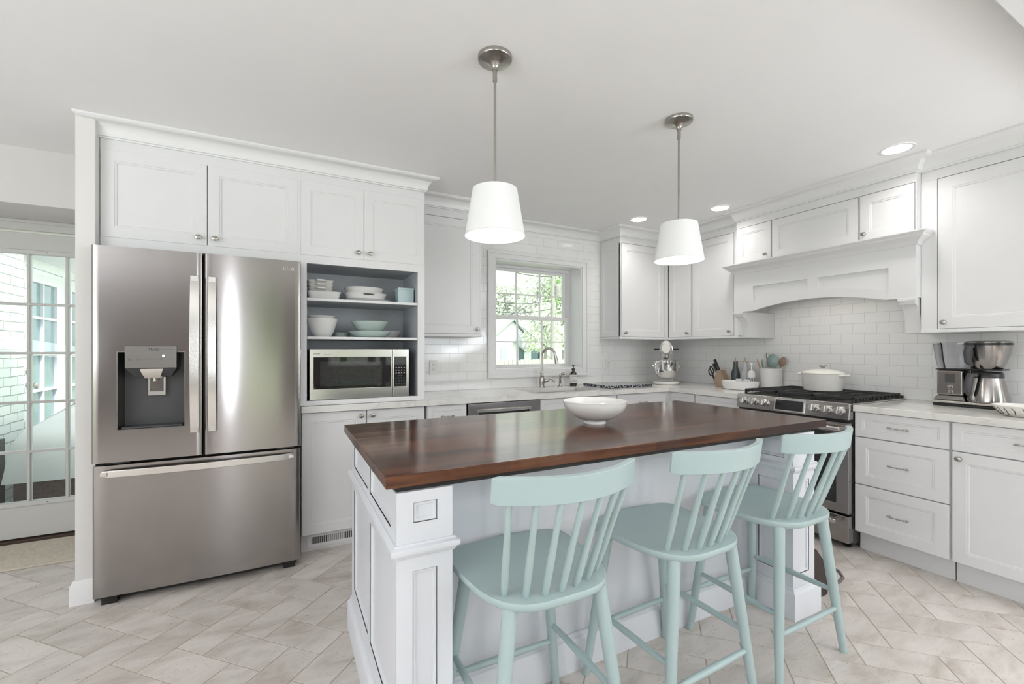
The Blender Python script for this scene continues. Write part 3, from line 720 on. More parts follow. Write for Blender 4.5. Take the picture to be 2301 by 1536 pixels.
# --- hood: three small cabinets above an arched mantel on corbels
HX = 3.43
t = B('hood_cabinet', 'white cabinet of three small doors above the arched range hood', 'cabinet', 2.447, HX, GU)
w_ = 2.447 - 1.243
b = MB(); b.box(0.0, w_, 0.02, 0.449, 1.985, 2.352); b.box(0, w_, 0.004, 0.02, 2.292, 2.352); b.box(w_ - 0.006, w_, 0.002, 0.02, 1.985, 2.292); b.build('body', M['cab'], t, bevel=0.0015)
Y = lambda y: 2.447 - y
cdoor(t, 0.003, Y(2.148), 1.987, 2.288, 0, kn=(Y(2.185), 2.03), stile=0.05)
cdoor(t, Y(2.138), Y(1.552), 1.987, 2.288, 0, stile=0.055); cdoor(t, Y(1.540), Y(1.252), 1.987, 2.288, 0, kn=(Y(1.512), 2.03), stile=0.055)
y0h, y1h = 2.470, 1.243
t = B('range_hood', 'white wooden range hood with arched front on two curved corbels', 'range hood', y0h, HX)
w_ = y0h - y1h; Yh = lambda y: y0h - y
# arched front board with two recessed panels
def arch(x, x0, x1, zb, rise):
    u = (x - (x0 + x1) / 2) / ((x1 - x0) / 2)
    return zb + rise * (1 - u * u) if abs(u) < 1 else zb
ax0, ax1 = Yh(2.30), Yh(1.40); ZB, RISE = 1.583, 0.056; ZT = 1.94
b = MB(); N = 72; front = 0.0; back = 0.02
pan = [(Yh(2.297), Yh(1.873)), (Yh(1.803), Yh(1.383))]; PT = 1.785
def in_pan(x): return any(a < x < c for a, c in pan)
xs = sorted({0.0, w_, ax0, ax1, *[v for p in pan for v in p], *[w_ * i / N for i in range(N + 1)]})
def pbot(x): return arch(x, ax0, ax1, ZB, RISE) + 0.062
for a, c in zip(xs, xs[1:]):
    m_ = (a + c) / 2; za, zc = arch(a, ax0, ax1, ZB, RISE), arch(c, ax0, ax1, ZB, RISE)
    def fq(p, q, r, s_, y=front): b.quad([(a, y, p), (c, y, q), (c, y, r), (a, y, s_)])
    if in_pan(m_):
        pa, pc = pbot(a), pbot(c)
        fq(za, zc, pc, pa); fq(pa, pc, PT, PT, 0.013); fq(PT, PT, ZT, ZT)
        b.quad([(a, front, pa), (c, front, pc), (c, 0.013, pc), (a, 0.013, pa)]); b.quad([(a, front, PT), (a, 0.013, PT), (c, 0.013, PT), (c, front, PT)])
    else: fq(za, zc, ZT, ZT)
    b.quad([(a, front, za), (a, back, za), (c, back, zc), (c, front, zc)]); b.quad([(a, back, za), (a, back, ZT), (c, back, ZT), (c, back, zc)])
for p in pan:
    for x in p: b.quad([(x, front, pbot(x)), (x, 0.013, pbot(x)), (x, 0.013, PT), (x, front, PT)])
for x in (0, w_): b.quad([(x, front, ZB), (x, front, ZT), (x, back, ZT), (x, back, ZB)])
bmesh.ops.remove_doubles(b.bm, verts=b.bm.verts[:], dist=1e-5)
b.build('arched_front', M['cab'], t, ang=25)
b = MB(); b.box(0, 0.02, 0.02, 0.449, ZB, ZT); b.box(w_ - 0.02, w_, 0.02, 0.449, ZB, ZT); b.box(0.02, w_ - 0.02, 0.06, 0.449, 1.70, 1.72); b.build('hood_box', M['cab'], t)
mo = MB(); mo.sweep([(0, 0.40), (0, 0), (w_, 0), (w_, 0.06)], [(-0.004, 1.905), (0.006, 1.905), (0.010, 1.914), (0.012, 1.922), (0.022, 1.934), (0.038, 1.944), (0.048, 1.952), (0.050, 1.962), (0.060, 1.968), (0.066, 1.976), (0.066, 1.984), (-0.004, 1.984)])
mo.build('mantel_shelf', M['cab'], t)
light('tile_fill', 'AREA', (3.60, 1.85, 1.685), 0.7, (1, 0.95, 0.88), (0, 0, 0), shape='RECTANGLE', size=0.25, size_y=0.6)  # area light added to brighten the tiles behind the range
ft = MB().box(0.3, w_ - 0.3, 0.07, 0.40, 1.69, 1.702).build('hood_filter', M['nickel'], t)
def corbel(x0, x1, label):
    pf = [(0.0, 1.583), (0.0, 1.566), (0.006, 1.562), (0.008, 1.546)]
    for k in range(13):
        a = k / 12 * PI / 2
        pf.append((0.016 + 0.074 * math.sin(a) ** 1.0 * 1.0, 1.540 - 0.150 * (1 - math.cos(a)) - 0.010 * k / 12))
    pf += [(0.094, 1.365), (0.449, 1.365), (0.449, 1.583)]
    MB().prism(pf, x0, x1, 'yz').build('corbel', M['cab'], t, bevel=0.002)
    MB().box(x0 - 0.006, x1 + 0.006, -0.004, 0.03, 1.566, 1.583).box(x0 - 0.003, x1 + 0.003, 0.0, 0.03, 1.558, 1.567).build('corbel_cap', M['cab'], t, bevel=0.002)
corbel(0.004, 0.078, ''); corbel(w_ - 0.088, w_ - 0.008, '')

# ================================================================== refrigerator
fx0, fx1, fy = -0.834, 0.082, 2.822
t = thing('refrigerator', 'large stainless steel french-door refrigerator with water dispenser', 'refrigerator', (fx0, fy, 0))
W_ = fx1 - fx0; SP = -0.382 - fx0
MB().box(0.006, W_ - 0.006, 0.075, 0.715, 0.03, 1.775).build('body', M['dark'], t, bevel=0.004)
def bow(x): return 0.010 * (1 - math.cos(PI * (x / W_ - 0.5) * 1.0)) * 1.0 - 0.010 + 0.0
def fdoor(x0, x1, z0, z1, name, hole=None):
    """gently bowed door skin with optional rectangular opening"""
    b = MB(); n = 14
    xs = [x0 + (x1 - x0) * k / n for k in range(n + 1)]
    zs = [z0, z1]
    if hole: xs = sorted(set(xs) | {hole[0], hole[1]}); xs = [x for k, x in enumerate(xs) if k == 0 or x in hole[:2] or x - xs[k - 1] > 0.004]; zs = [z0, hole[2], hole[3], z1]
    def yy(x):
        e = min(x - x0, x1 - x); r = 0.010
        return bow(x) + (r - math.sqrt(max(0, r * r - (r - e) ** 2)) if e < r else 0)
    xs = sorted(set(xs) | {x0 + 0.002, x0 + 0.005, x0 + 0.010, x1 - 0.010, x1 - 0.005, x1 - 0.002})
    inh = lambda x, z: hole and hole[0] < x < hole[1] and hole[2] < z < hole[3]
    D = 0.07
    for a, c in zip(xs, xs[1:]):
        for p, q in zip(zs, zs[1:]):
            if inh((a + c) / 2, (p + q) / 2): continue
            b.quad([(a, yy(a), p), (c, yy(c), p), (c, yy(c), q), (a, yy(a), q)])
        b.quad([(a, yy(a), z0), (a, D, z0), (c, D, z0), (c, yy(c), z0)]); b.quad([(a, yy(a), z1), (c, yy(c), z1), (c, D, z1), (a, D, z1)])
        if not (hole and hole[0] < (a + c) / 2 < hole[1]): b.quad([(a, D, z0), (a, D, z1), (c, D, z1), (c, D, z0)])
    for x in (x0, x1):
        for p, q in zip(zs, zs[1:]): b.quad([(x, yy(x), p), (x, yy(x), q), (x, D, q), (x, D, p)])
    bmesh.ops.remove_doubles(b.bm, verts=b.bm.verts[:], dist=1e-5)
    return b.build(name, M['steel'], t, ang=30)
ZS = 0.706
hx0, hx1, hz0, hz1 = -0.732 - fx0, -0.463 - fx0, 0.865, 1.250
dl = fdoor(0.0, SP - 0.004, ZS, 1.772, 'door', (hx0, hx1, hz0, hz1))
dr = fdoor(SP + 0.004, W_, ZS, 1.772, 'door')
df = fdoor(0.004, W_ - 0.002, 0.050, 0.692, 'freezer_drawer')
MB().box(SP - 0.004, SP + 0.004, 0.03, 0.07, 0.70, 1.765).build('door_seal', M['black'], t)
# dispenser recess with curved back
b = MB(); ns = 16; cxr = (hx0 + hx1) / 2; hw = (hx1 - hx0) / 2
sec = [(hx0, -0.006)] + [(cxr - hw * 0.98 * math.cos(PI * k / ns), 0.02 + 0.105 * math.sin(PI * k / ns) ** 0.45) for k in range(ns + 1)] + [(hx1, -0.006)]
vv = [[b.bm.verts.new((x, y, z)) for x, y in sec] for z in (hz0, hz1)]
for i in range(len(sec) - 1): b.bm.faces.new((vv[0][i], vv[0][i + 1], vv[1][i + 1], vv[1][i]))
b.bm.faces.new(vv[0]); b.bm.faces.new(vv[1])
rec = b.build('dispenser_recess', M['steeldark'], dl, ang=50)
b = MB(); b.plate(hx0 - 0.004, hx1 + 0.004, hz0 - 0.004, hz1 + 0.004, -0.0115, -0.004, [(hx0 + 0.001, hx1 - 0.001, hz0 + 0.001, hz1 - 0.001)]).build('dispenser_trim', M['steeldark'], dl)
MB().box(hx0 + 0.012, hx1 - 0.012, 0.0, 0.10, hz0 + 0.001, hz0 + 0.010).build('drip_tray', M['dark'], dl, bevel=0.002)
px0, px1 = -0.703 - fx0, -0.495 - fx0
b = MB(); b.box(px0, px1, -0.020, 0.06, 1.168, 1.281)
pnl = b.build('control_panel', M['steeldark'], dl, bevel=0.003)
b = MB(); b.rings([[(px0 + 0.002, -0.017, 1.168), (px1 - 0.002, -0.017, 1.168), (px1 - 0.002, 0.06, 1.168), (px0 + 0.002, 0.06, 1.168)], [(px0 + 0.03, 0.02, 1.125), (px1 - 0.03, 0.02, 1.125), (px1 - 0.03, 0.075, 1.125), (px0 + 0.03, 0.075, 1.125)]]).build('panel_underside', M['dark'], dl)
cn = (px0 + px1) / 2
b = MB(); b.rings([[(cn - 0.048, -0.014, 1.166), (cn + 0.048, -0.014, 1.166), (cn + 0.048, 0.02, 1.166), (cn - 0.048, 0.02, 1.166)], [(cn - 0.044, -0.012, 1.150), (cn + 0.044, -0.012, 1.150), (cn + 0.044, 0.03, 1.150), (cn - 0.044, 0.03, 1.150)], [(cn - 0.032, 0.006, 1.115), (cn + 0.032, 0.006, 1.115), (cn + 0.032, 0.04, 1.115), (cn - 0.032, 0.04, 1.115)]]).build('spout_housing', M['steellight'], dl, bevel=0.002)
MB().lathe([(0.006, 1.116), (0.006, 1.108), (0.010, 1.106), (0.010, 1.102), (0.004, 1.100)], (cn + 0.006, 0.02, 0), 'z', 14).build('nozzle', M['chrome'], dl)
b = MB(); b.plate(cn - 0.028, cn + 0.044, 1.025, 1.12, 0.055, 0.065, [(cn - 0.020, cn + 0.036, 1.045, 1.118)]); lev = b.build('dispenser_lever', M['steellight'], dl, bevel=0.004)
MB().box(cn - 0.020, cn + 0.036, 0.062, 0.067, 1.045, 1.115).build('lever_pad', M['steel'], lev)
text('panel_lettering', 'ThinQ', 0.017, M['ink'], pnl, (cn - 0.022 + 0.010, -0.0205, 1.258))
text('panel_lettering', 'Smart Diagnosis', 0.007, M['inkgrey'], pnl, (cn + 0.050, -0.0205, 1.262))
for x, s_ in ((px0 + 0.014, 'Light\nFilter'), (px0 + 0.048, 'Express\nFrz'), (px0 + 0.086, 'Freezer'), (px0 + 0.112, 'Refrigerator'), (px0 + 0.144, 'Ice\nOn'), (px0 + 0.180, 'Lock')): text('panel_lettering', s_, 0.0065, M['inkgrey'], pnl, (x, -0.0205, 1.213))
MB().lathe([(0.006, 0), (0.005, -0.001)], (px0 + 0.154, -0.020, 1.230), 'y', 16).build('indicator_light', M['led'], pnl)
# flat arched handles
def fhandle(xa, xb, parent):
    b = MB(); rs = []
    for k in range(29):
        u = k / 28; z = 0.828 + (1.650 - 0.828) * u
        bow_ = 0.028 + 0.026 * math.sin(PI * u) ** 0.7
        th = 0.012 if 0 < k < 28 else 0.004
        rs.append([(xa, -bow_, z), (xb, -bow_, z), (xb, -bow_ + th, z), (xa, -bow_ + th, z)])
    b.rings(rs); 
    for z in (0.845, 1.633): b.box(xa + 0.004, xb - 0.004, -0.034, -0.006, z - 0.014, z + 0.014)
    return b.build('handle', M['steellight'], parent, bevel=0.003)
fhandle(-0.437 - fx0, -0.398 - fx0, dl); fhandle(-0.360 - fx0, -0.322 - fx0, dr)
b = MB(); rs = []
for k in range(31):
    u = k / 30; x = (-0.790 - fx0) + (0.835) * u; bw_ = 0.024 + 0.030 * math.sin(PI * u) ** 0.7; h = 0.017 if 0 < k < 30 else 0.013
    rs.append([(x, -bw_, 0.655 - h), (x, -bw_, 0.655 + h), (x, -bw_ + 0.012, 0.655 + h), (x, -bw_ + 0.012, 0.655 - h)])
b.rings(rs)
for x in (0.055, W_ - 0.050): b.box(x - 0.014, x + 0.014, -0.034, -0.004, 0.645, 0.665)
b.build('handle', M['steellight'], df, bevel=0.003)
lg = MB(); lg.tube([(0.838 + 0.011 * math.cos(a), bow(0.84) - 0.001, 1.725 + 0.011 * math.sin(a)) for a in [PI * 0.1 + PI * 1.8 * k / 20 for k in range(21)]], 0.0012, 6)
lg.tube([(0.835, bow(0.84) - 0.001, 1.731), (0.835, bow(0.84) - 0.001, 1.719), (0.841, bow(0.84) - 0.001, 1.719)], 0.0010, 6).build('logo', M['logo'], dr)
text('logo_lettering', 'LG', 0.024, M['logo'], dr, (0.853, bow(0.86) - 0.001, 1.716))
for x in (0.06, W_ - 0.06): MB().box(x - 0.03, x + 0.03, 0.03, 0.08, 0.0, 0.035).build('foot', M['black'], t)
for x in (0.10, W_ - 0.08): MB().box(x - 0.045, x + 0.045, 0.010, 0.06, 0.694, 0.704).build('hinge', M['black'], t, bevel=0.002)
MB().box(0.02, W_ - 0.02, 0.06, 0.08, 0.012, 0.05).build('kick_grille', M['black'], t)

# ================================================================== gas range
RY0, RY1 = 2.230, 1.461; RWD = RY0 - RY1
t = thing('gas_range', 'stainless steel slide-in gas range with six knobs in the range wall run', 'range', (3.125, RY0, 0), RW)
Yr = lambda y: RY0 - y
MB().box(0.006, RWD - 0.006, 0.06, 0.735, 0.03, 0.905).build('body', M['dark'], t, bevel=0.002)
b = MB(); b.box(-0.004, RWD + 0.006, 0.055, 0.750, 0.9155, 0.924); b.box(0.004, RWD - 0.004, 0.012, 0.07, 0.87, 0.923); ck = b.build('cooktop', M['steellight'], t, bevel=0.003)
# slanted control fascia
b = MB(); b.prism([(0.000, 0.820), (0.060, 0.820), (0.060, 0.924), (0.028, 0.924), (0.016, 0.915)], 0.0, RWD, 'yz')
fas = b.build('control_panel', M['steel'], t, bevel=0.004)
sl = math.atan2(0.016, 0.095)
def fpt(x, z): return (x, 0.016 * (z - 0.820) / 0.095, z)
for i, y in enumerate((2.167, 2.088, 2.010, 1.672, 1.594, 1.520)):
    x = Yr(y); kb = MB(); p = fpt(x, 0.873)
    kb.lathe([(0.027, 0.002), (0.027, -0.004), (0.024, -0.007), (0.023, -0.022), (0.0225, -0.030), (0.020, -0.034), (0.0, -0.0345)], (0, 0, 0), 'y', 28)
    kb.box(-0.004, 0.004, -0.039, -0.030, -0.021, 0.021)
    kb.xf(Matrix.Translation(p) @ Matrix.Rotation(-sl, 4, 'X'))
    kb.build('knob', M['rangeknob'], fas)
b = MB(); b.box(Yr(1.935), Yr(1.725), -0.006, 0.012, -0.043, 0.046).xf(Matrix.Translation(fpt(0, 0.870)) @ Matrix.Rotation(-sl, 4, 'X')); db = b.build('display_frame', M['chrome'], fas, bevel=0.003)
b = MB(); b.box(Yr(1.924), Yr(1.736), -0.008, -0.004, -0.034, 0.036).xf(Matrix.Translation(fpt(0, 0.870)) @ Matrix.Rotation(-sl, 4, 'X')); b.build('display', M['blackglass'], fas)
# grates
gr = MB()
def bar(x0, x1, y0, y1, z0=0.944, z1=0.958): gr.box(x0, x1, y0, y1, z0, z1)
for g in range(3):
    gr = MB(); xa = 0.012 + g * (RWD - 0.024) / 3 + 0.002; xb = xa + (RWD - 0.024) / 3 - 0.004
    bar(xa, xb, 0.085, 0.099); bar(xa, xb, 0.690, 0.704); bar(xa, xa + 0.012, 0.085, 0.704); bar(xb - 0.012, xb, 0.085, 0.704); bar(xa, xb, 0.388, 0.400)
    cx_ = (xa + xb) / 2; bar(cx_ - 0.006, cx_ + 0.006, 0.099, 0.690)
    for yy_ in (0.17, 0.245, 0.32, 0.47, 0.545, 0.62): bar(xa, cx_ - 0.03, yy_ - 0.005, yy_ + 0.005); bar(cx_ + 0.03, xb, yy_ - 0.005, yy_ + 0.005)
    for x in (xa + 0.006, xb - 0.006):
        for y in (0.092, 0.394, 0.697): gr.box(x - 0.007, x + 0.007, y - 0.007, y + 0.007, 0.924, 0.946)
        for yy_ in (0.13, 0.17, 0.21, 0.25, 0.29, 0.33, 0.45, 0.50, 0.55, 0.60, 0.65):
            sgn = -1 if x > cx_ else 1
            if (g == 0 and sgn == 1) or (g == 2 and sgn == -1): gr.box(x - 0.006 - (0.006 if sgn == 1 else 0), x + 0.006 + (0.006 if sgn == -1 else 0), yy_ - 0.006, yy_ + 0.006, 0.930, 0.950)
    gr.build('grate', M['blackmat'], ck, bevel=0.002)
for x, y, r in ((0.14, 0.24, 0.045), (0.14, 0.54, 0.035), (RWD / 2, 0.39, 0.05), (RWD - 0.14, 0.24, 0.05), (RWD - 0.14, 0.54, 0.035)):
    MB().lathe([(r, 0.924), (r, 0.931), (r * 0.8, 0.934), (r * 0.78, 0.940), (0, 0.941)], (x, y, 0), 'z', 24).build('burner', M['blackmat'], ck)
MB().box(0.012, RWD - 0.012, 0.08, 0.71, 0.9235, 0.9255).build('burner_tray', M['black'], ck)
MB().box(0.01, RWD - 0.01, 0.716, 0.745, 0.924, 0.940).build('rear_vent', M['blackmat'], ck, bevel=0.002)
od = MB().plate(0.004, RWD - 0.004, 0.228, 0.800, 0.004, 0.06, [(0.075, RWD - 0.075, 0.285, 0.735)]).build('oven_door', M['steel'], t, bevel=0.004)
MB().box(0.07, RWD - 0.07, 0.008, 0.02, 0.28, 0.74).build('oven_window', M['blackglass'], od)
def rhandle(z, par, w0=0.03):
    b = MB(); b.tube([(w0, -0.050, z), (RWD - w0, -0.050, z)], 0.012, 14, (0.9, 1.2))
    for x in (w0 + 0.02, RWD - w0 - 0.02): b.box(x - 0.014, x + 0.014, -0.050, 0.006, z - 0.010, z + 0.010)
    return b.build('handle', M['steellight'], par, bevel=0.002)
rhandle(0.765, od)
MB().box(0.004, RWD - 0.004, 0.03, 0.05, 0.800, 0.819).build('vent_gap', M['black'], t)
dd = MB().box(0.004, RWD - 0.004, 0.004, 0.06, 0.045, 0.214).build('warming_drawer', M['steel'], t, bevel=0.004)
rhandle(0.182, dd, 0.05)
for x in (0.05, RWD - 0.05):
    for y in (0.09, 0.66): MB().lathe([(0.02, 0.0), (0.02, 0.012), (0.008, 0.014), (0.008, 0.045)], (x, y, 0), 'z', 12).build('foot', M['black'], t)

# ================================================================== island
IX0, IX1, IY0, IY1 = 0.273, 2.290, 1.218, 2.115
t = thing('kitchen_island', 'white panelled kitchen island base with square corner posts', 'kitchen island', (IX0, IY0, 0))
LX, LY = IX1 - IX0, IY1 - IY0; PY = 1.433 - IY0; PWD = 0.162
MB().box(0.0125, LX - 0.0125, PY, LY - 0.02, 0, 0.864).box(0.02, LX - 0.02, 0.03, LY - 0.03, 0.864, 0.8795).build('body', M['island'], t)
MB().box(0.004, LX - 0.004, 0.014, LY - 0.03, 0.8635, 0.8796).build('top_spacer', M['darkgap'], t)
def panelled(b, x0, x1, z0, z1, yf, panels, thick=0.012):
    """flat board with recessed beaded panels, facing -y"""
    b.plate(x0, x1, z0, z1, yf, yf + thick, panels)
    for (a, c, d, e) in panels:
        prof = [(0.0, yf), (0.0, yf + 0.004), (0.003, yf + 0.002), (0.009, yf + 0.004), (0.012, yf + 0.010)]
        rs = [[(a + i, y, d + i), (c - i, y, d + i), (c - i, y, e - i), (a + i, y, e - i)] for i, y in prof]
        b.rings(rs, close0=False, close1=True)
for k, x0 in enumerate((0.0, LX - PWD)):
    b = MB(); b.box(x0 + (0.0125 if k == 0 else 0), x0 + PWD - (0.0125 if k else 0), 0.012, PY + 0.001, 0, 0.864)
    panelled(b, x0, x0 + PWD, 0.135, 0.864, 0.0, [(x0 + 0.045, x0 + PWD - 0.046, 0.200, 0.640), (x0 + 0.047, x0 + PWD - 0.046, 0.775, 0.832)])
    po = b.build('post', M['island'], t)
    # inner face panels of the leg wall
    b = MB(); iw = PY - 0.012
    pan_ = [(0.045, iw - 0.03, 0.20, 0.635), (0.045, iw - 0.03, 0.745, 0.83)]
    if k == 1:
        panelled(b, 0.0, iw + 0.012, 0.135, 0.864, 0, pan_)
        b.xf(Matrix.Translation((x0 - 0.012, iw + 0.012, 0)) @ Matrix.Rotation(-PI / 2, 4, 'Z')); b.build('post_side_panel', M['island'], po)
# end walls (left visible): two tall panels below two short ones
def endwall(side):
    b = MB(); L_ = LY
    panelled(b, 0.0 if side == 0 else 0.0125, L_ - (0.0125 if side == 0 else 0), 0.135, 0.864, 0, [(0.075, 0.425, 0.205, 0.640), (0.475, L_ - 0.075, 0.205, 0.640), (0.075, 0.425, 0.745, 0.835), (0.475, L_ - 0.075, 0.745, 0.835)])
    if side == 0: b.xf(Matrix.Translation((-0.0005, LY, 0)) @ Matrix.Rotation(-PI / 2, 4, 'Z'))
    else: b.xf(Matrix.Translation((LX + 0.0005, 0, 0)) @ Matrix.Rotation(PI / 2, 4, 'Z'))
    b.build('end_panel', M['island'], t)
MB().box(0.0125, 0.05, PY, LY - 0.02, 0, 0.864).build('end_wall', M['island'], t)
endwall(0); endwall(1)
ml = [(-0.002, 0.680), (0.004, 0.680), (0.008, 0.686), (0.010, 0.692), (0.017, 0.695), (0.019, 0.703), (0.017, 0.711), (0.010, 0.714), (0.006, 0.720), (-0.002, 0.720)]
e = -0.0001
MB().sweep([(0 + e, LY), (0 + e, 0 + e), (PWD, 0 + e), (PWD, 0.10)], ml).build('moulding', M['island'], t)
MB().sweep([(LX - PWD - 0.012, PY), (LX - PWD - 0.012, 0 + e), (LX + 0.001, 0 + e), (LX + 0.001, LY)], ml).build('moulding', M['island'], t)
bm_ = [(-0.002, 0.0), (0.020, 0.0), (0.020, 0.118), (0.017, 0.124), (0.010, 0.128), (0.006, 0.142), (-0.002, 0.142)]
MB().sweep([(0, LY), (0, 0), (PWD, 0), (PWD, PY), (LX - PWD - 0.012, PY), (LX - PWD - 0.012, 0), (LX, 0), (LX, LY)], bm_).build('baseboard', M['island'], t)
tp = MB(); tp.box(0.243, 2.385, 1.218 - 0.006, 2.152, 0.880, 0.915)
tag(tp.build('island_top', M['walnut'], bevel=0.003), 'dark walnut plank top of the kitchen island, glossy, carrying the white bowl', 'countertop')

# ================================================================== stools
def make_stool():
    """front of the seat towards +y, backrest at -y"""
    t = thing('counter_stool', 'x', 'stool', (0, 0, 0), 0, 'mint counter stools at the island')
    zs = 0.600
    # saddle seat: rounded outline, wider at the front
    def outline(s_, n=64):
        pts = []
        for k in range(n):
            a = 2 * PI * k / n; c, s2 = math.cos(a), math.sin(a)
            ex = 0.34 if s2 > 0 else 0.46
            x = math.copysign(abs(c) ** ex, c) * 0.216; y = math.copysign(abs(s2) ** ex, s2) * 0.214
            x *= 1.0 + 0.07 * (y / 0.2)
            if y < 0: x *= 1 - 0.07 * (abs(y) / 0.21) ** 2; y *= 1.0 - 0.14 * (abs(x) / 0.2) ** 3
            else: y += 0.006 * math.cos(x / 0.2 * PI)
            pts.append((x * s_, y * s_))
        return pts
    def dish(x, y):
        r = math.hypot(x / 0.19, (y - 0.02) / 0.17)
        d = -0.013 * math.exp(-(r * 1.1) ** 2 * 1.0)
        d += 0.006 * math.exp(-(x / 0.05) ** 2) * max(0, y / 0.2) ** 2
        return d
    b = MB(); rs = []
    rs.append([(x, y, zs - 0.030) for x, y in outline(0.90)]); rs.append([(x, y, zs - 0.027) for x, y in outline(0.96)]); rs.append([(x, y, zs - 0.020) for x, y in outline(0.995)])
    rs.append([(x, y, zs - 0.006) for x, y in outline(1.0)]); rs.append([(x, y, zs - 0.0015) for x, y in outline(0.99)])
    for s_ in (0.97, 0.9, 0.8, 0.7, 0.6, 0.5, 0.4, 0.3, 0.2, 0.1, 0.02): rs.append([(x, y, zs + dish(x, y)) for x, y in outline(s_)])
    b.rings(rs).build('seat', M['mint'], t, ang=50)
    # legs
    legs = {}
    for sx in (-1, 1):
        for sy in (-1, 1):
            top = Vector((sx * 0.145, sy * 0.155 - (0.0 if sy > 0 else 0.0), zs - 0.02)); foot = Vector((sx * 0.222, sy * 0.202, 0.0))
            pts = []; rr = []
            for k in range(13):
                u = k / 12; pts.append(top.lerp(foot, u)); rr.append(0.0215 - 0.0075 * u + 0.001 * math.sin(PI * u))
            q = MB().tube([tuple(p) for p in pts], rr, 18)
            for v in q.bm.verts:
                if v.co.z < 0.0: v.co.z = 0.0
            q.build('leg', M['mint'], t); legs[sx, sy] = (top, foot)
    def on(sx, sy, z): a, c = legs[sx, sy]; return tuple(a.lerp(c, (a.z - z) / (a.z - c.z)))
    def stretch(p, q_): 
        P_, Q_ = Vector(p), Vector(q_); ps = [P_.lerp(Q_, k / 10) for k in range(11)]
        MB().tube([tuple(v) for v in ps], [0.0085 + 0.0035 * math.sin(PI * k / 10) for k in range(11)], 12).build('stretcher', M['mint'], t)
    stretch(on(-1, -1, 0.185), on(1, -1, 0.185)); stretch(on(-1, 1, 0.185), on(1, 1, 0.185))
    stretch(on(-1, -1, 0.255), on(-1, 1, 0.255)); stretch(on(1, -1, 0.255), on(1, 1, 0.255))
    # crest rail, bowed back in plan
    CZ0, CZ1 = 0.878, 0.949; hwc = 0.225
    def cy(x): return -0.284 + 0.078 * (x / hwc) ** 2 
    b = MB(); rs = []; n = 28
    for k in range(n + 1):
        x = -hwc + 2 * hwc * k / n; y = cy(x); th = 0.021; ln = 0.012
        edge = 0.004 if k in (0, n) else 0
        d = Vector((1, 0.156 * x / hwc / hwc, 0)).normalized(); nn = Vector((d.y, -d.x, 0))
        def pp(o, z): return (x + nn.x * o, y + nn.y * o - (z - CZ0) * 0.13, z)
        rs.append([pp(th / 2 - edge, CZ0 + edge), pp(th / 2 - edge, CZ1 - edge), pp(-th / 2 + edge, CZ1 - edge), pp(-th / 2 + edge, CZ0 + edge)])
    b.rings(rs).build('crest_rail', M['mint'], t, bevel=0.0025)
    for i in range(7):
        u = (i - 3) / 3; xb = u * 0.150; yb = -0.178 + 0.050 * abs(u) ** 2.2; xt = u * 0.186; yt = cy(xt) - 0.002
        P_, Q_ = Vector((xb, yb, zs - 0.008)), Vector((xt, yt, CZ0 + 0.012)); ps = []; rr = []
        for k in range(13):
            v = k / 12; ps.append(tuple(P_.lerp(Q_, v))); rr.append(0.0086 + 0.0022 * math.sin(PI * min(1, v * 1.25 + 0.15)) ** 2 if v < 0.7 else 0.0084 + 0.0004 * (1 - v))
        MB().tube(ps, rr, 12).build('spindle', M['mint'], t)
    return t
st1 = make_stool(); st1.location = (0.680, 1.190, 0); st1.rotation_euler = (0, 0, math.radians(-1))
st1['label'] = 'mint green spindle-back counter stool nearest the island\'s left corner post'
dup(st1, (1.270, 1.190, 0), math.radians(2), 'mint green spindle-back counter stool in the middle of the three')
dup(st1, (1.850, 1.190, 0), math.radians(0), 'mint green spindle-back counter stool farthest right, in front of the range')

# ================================================================== pendant lamps and downlights
def make_pendant():
    t = thing('pendant_lamp', 'x', 'pendant lamp', (0, 0, 0), 0, 'pendant lamps over the island')
    MB().lathe([(0.069, 2.4395), (0.069, 2.428), (0.067, 2.424), (0.055, 2.421), (0.030, 2.413), (0.016, 2.400), (0.012, 2.392), (0.012, 2.385)], (0, 0, 0), 'z', 40).build('canopy', M['nickel'], t)
    b = MB(); b.lathe([(0.009, 2.388), (0.009, 2.340), (0.007, 2.338)], (0, 0, 0), 'z', 16); b.build('swivel', M['nickel'], t)
    MB().lathe([(0.0052, 2.342), (0.0052, 1.90)], (0, 0, 0), 'z', 14).build('rod', M['nickel'], t)
    n = 48; b = MB(); b.lathe([(0.090, 1.905), (0.121, 1.718), (0.1195, 1.718), (0.0885, 1.904)], (0, 0, 0), 'z', n, cap0=False, cap1=False)
    sh = b.build('lamp_shade', M['shade'], t)
    MB().lathe([(0.1214, 1.7205), (0.1218, 1.717), (0.1190, 1.717), (0.1190, 1.7205)], (0, 0, 0), 'z', n, cap0=False, cap1=False).build('shade_rim', M['trim'], sh)
    b = MB(); b.lathe([(0.0895, 1.899), (0.0895, 1.896), (0.0, 1.896), (0, 1.899)], (0, 0, 0), 'z', n); b.build('shade_top', M['shade'], t)
    b = MB(); b.lathe([(0.018, 1.895), (0.018, 1.815), (0.014, 1.812)], (0, 0, 0), 'z', 16).build('socket', M['nickel'], t)
    MB().lathe([(0.013, 1.815), (0.022, 1.79), (0.041, 1.765), (0.044, 1.752), (0.036, 1.737), (0.018, 1.729), (0, 1.728)], (0, 0, 0), 'z', 24).build('bulb', M['lamp'], t)
    return t
pd = make_pendant(); pd.location = (0.752, 1.60, 0); pd['label'] = 'white drum pendant lamp hanging over the left end of the island'
dup(pd, (1.792, 1.60, 0), 0, 'white drum pendant lamp hanging over the right end of the island')
for x in (0.752, 1.792): light('pendant_light', 'POINT', (x, 1.60, 1.70), 3.0, (1, 0.93, 0.86), shadow_soft_size=0.05)
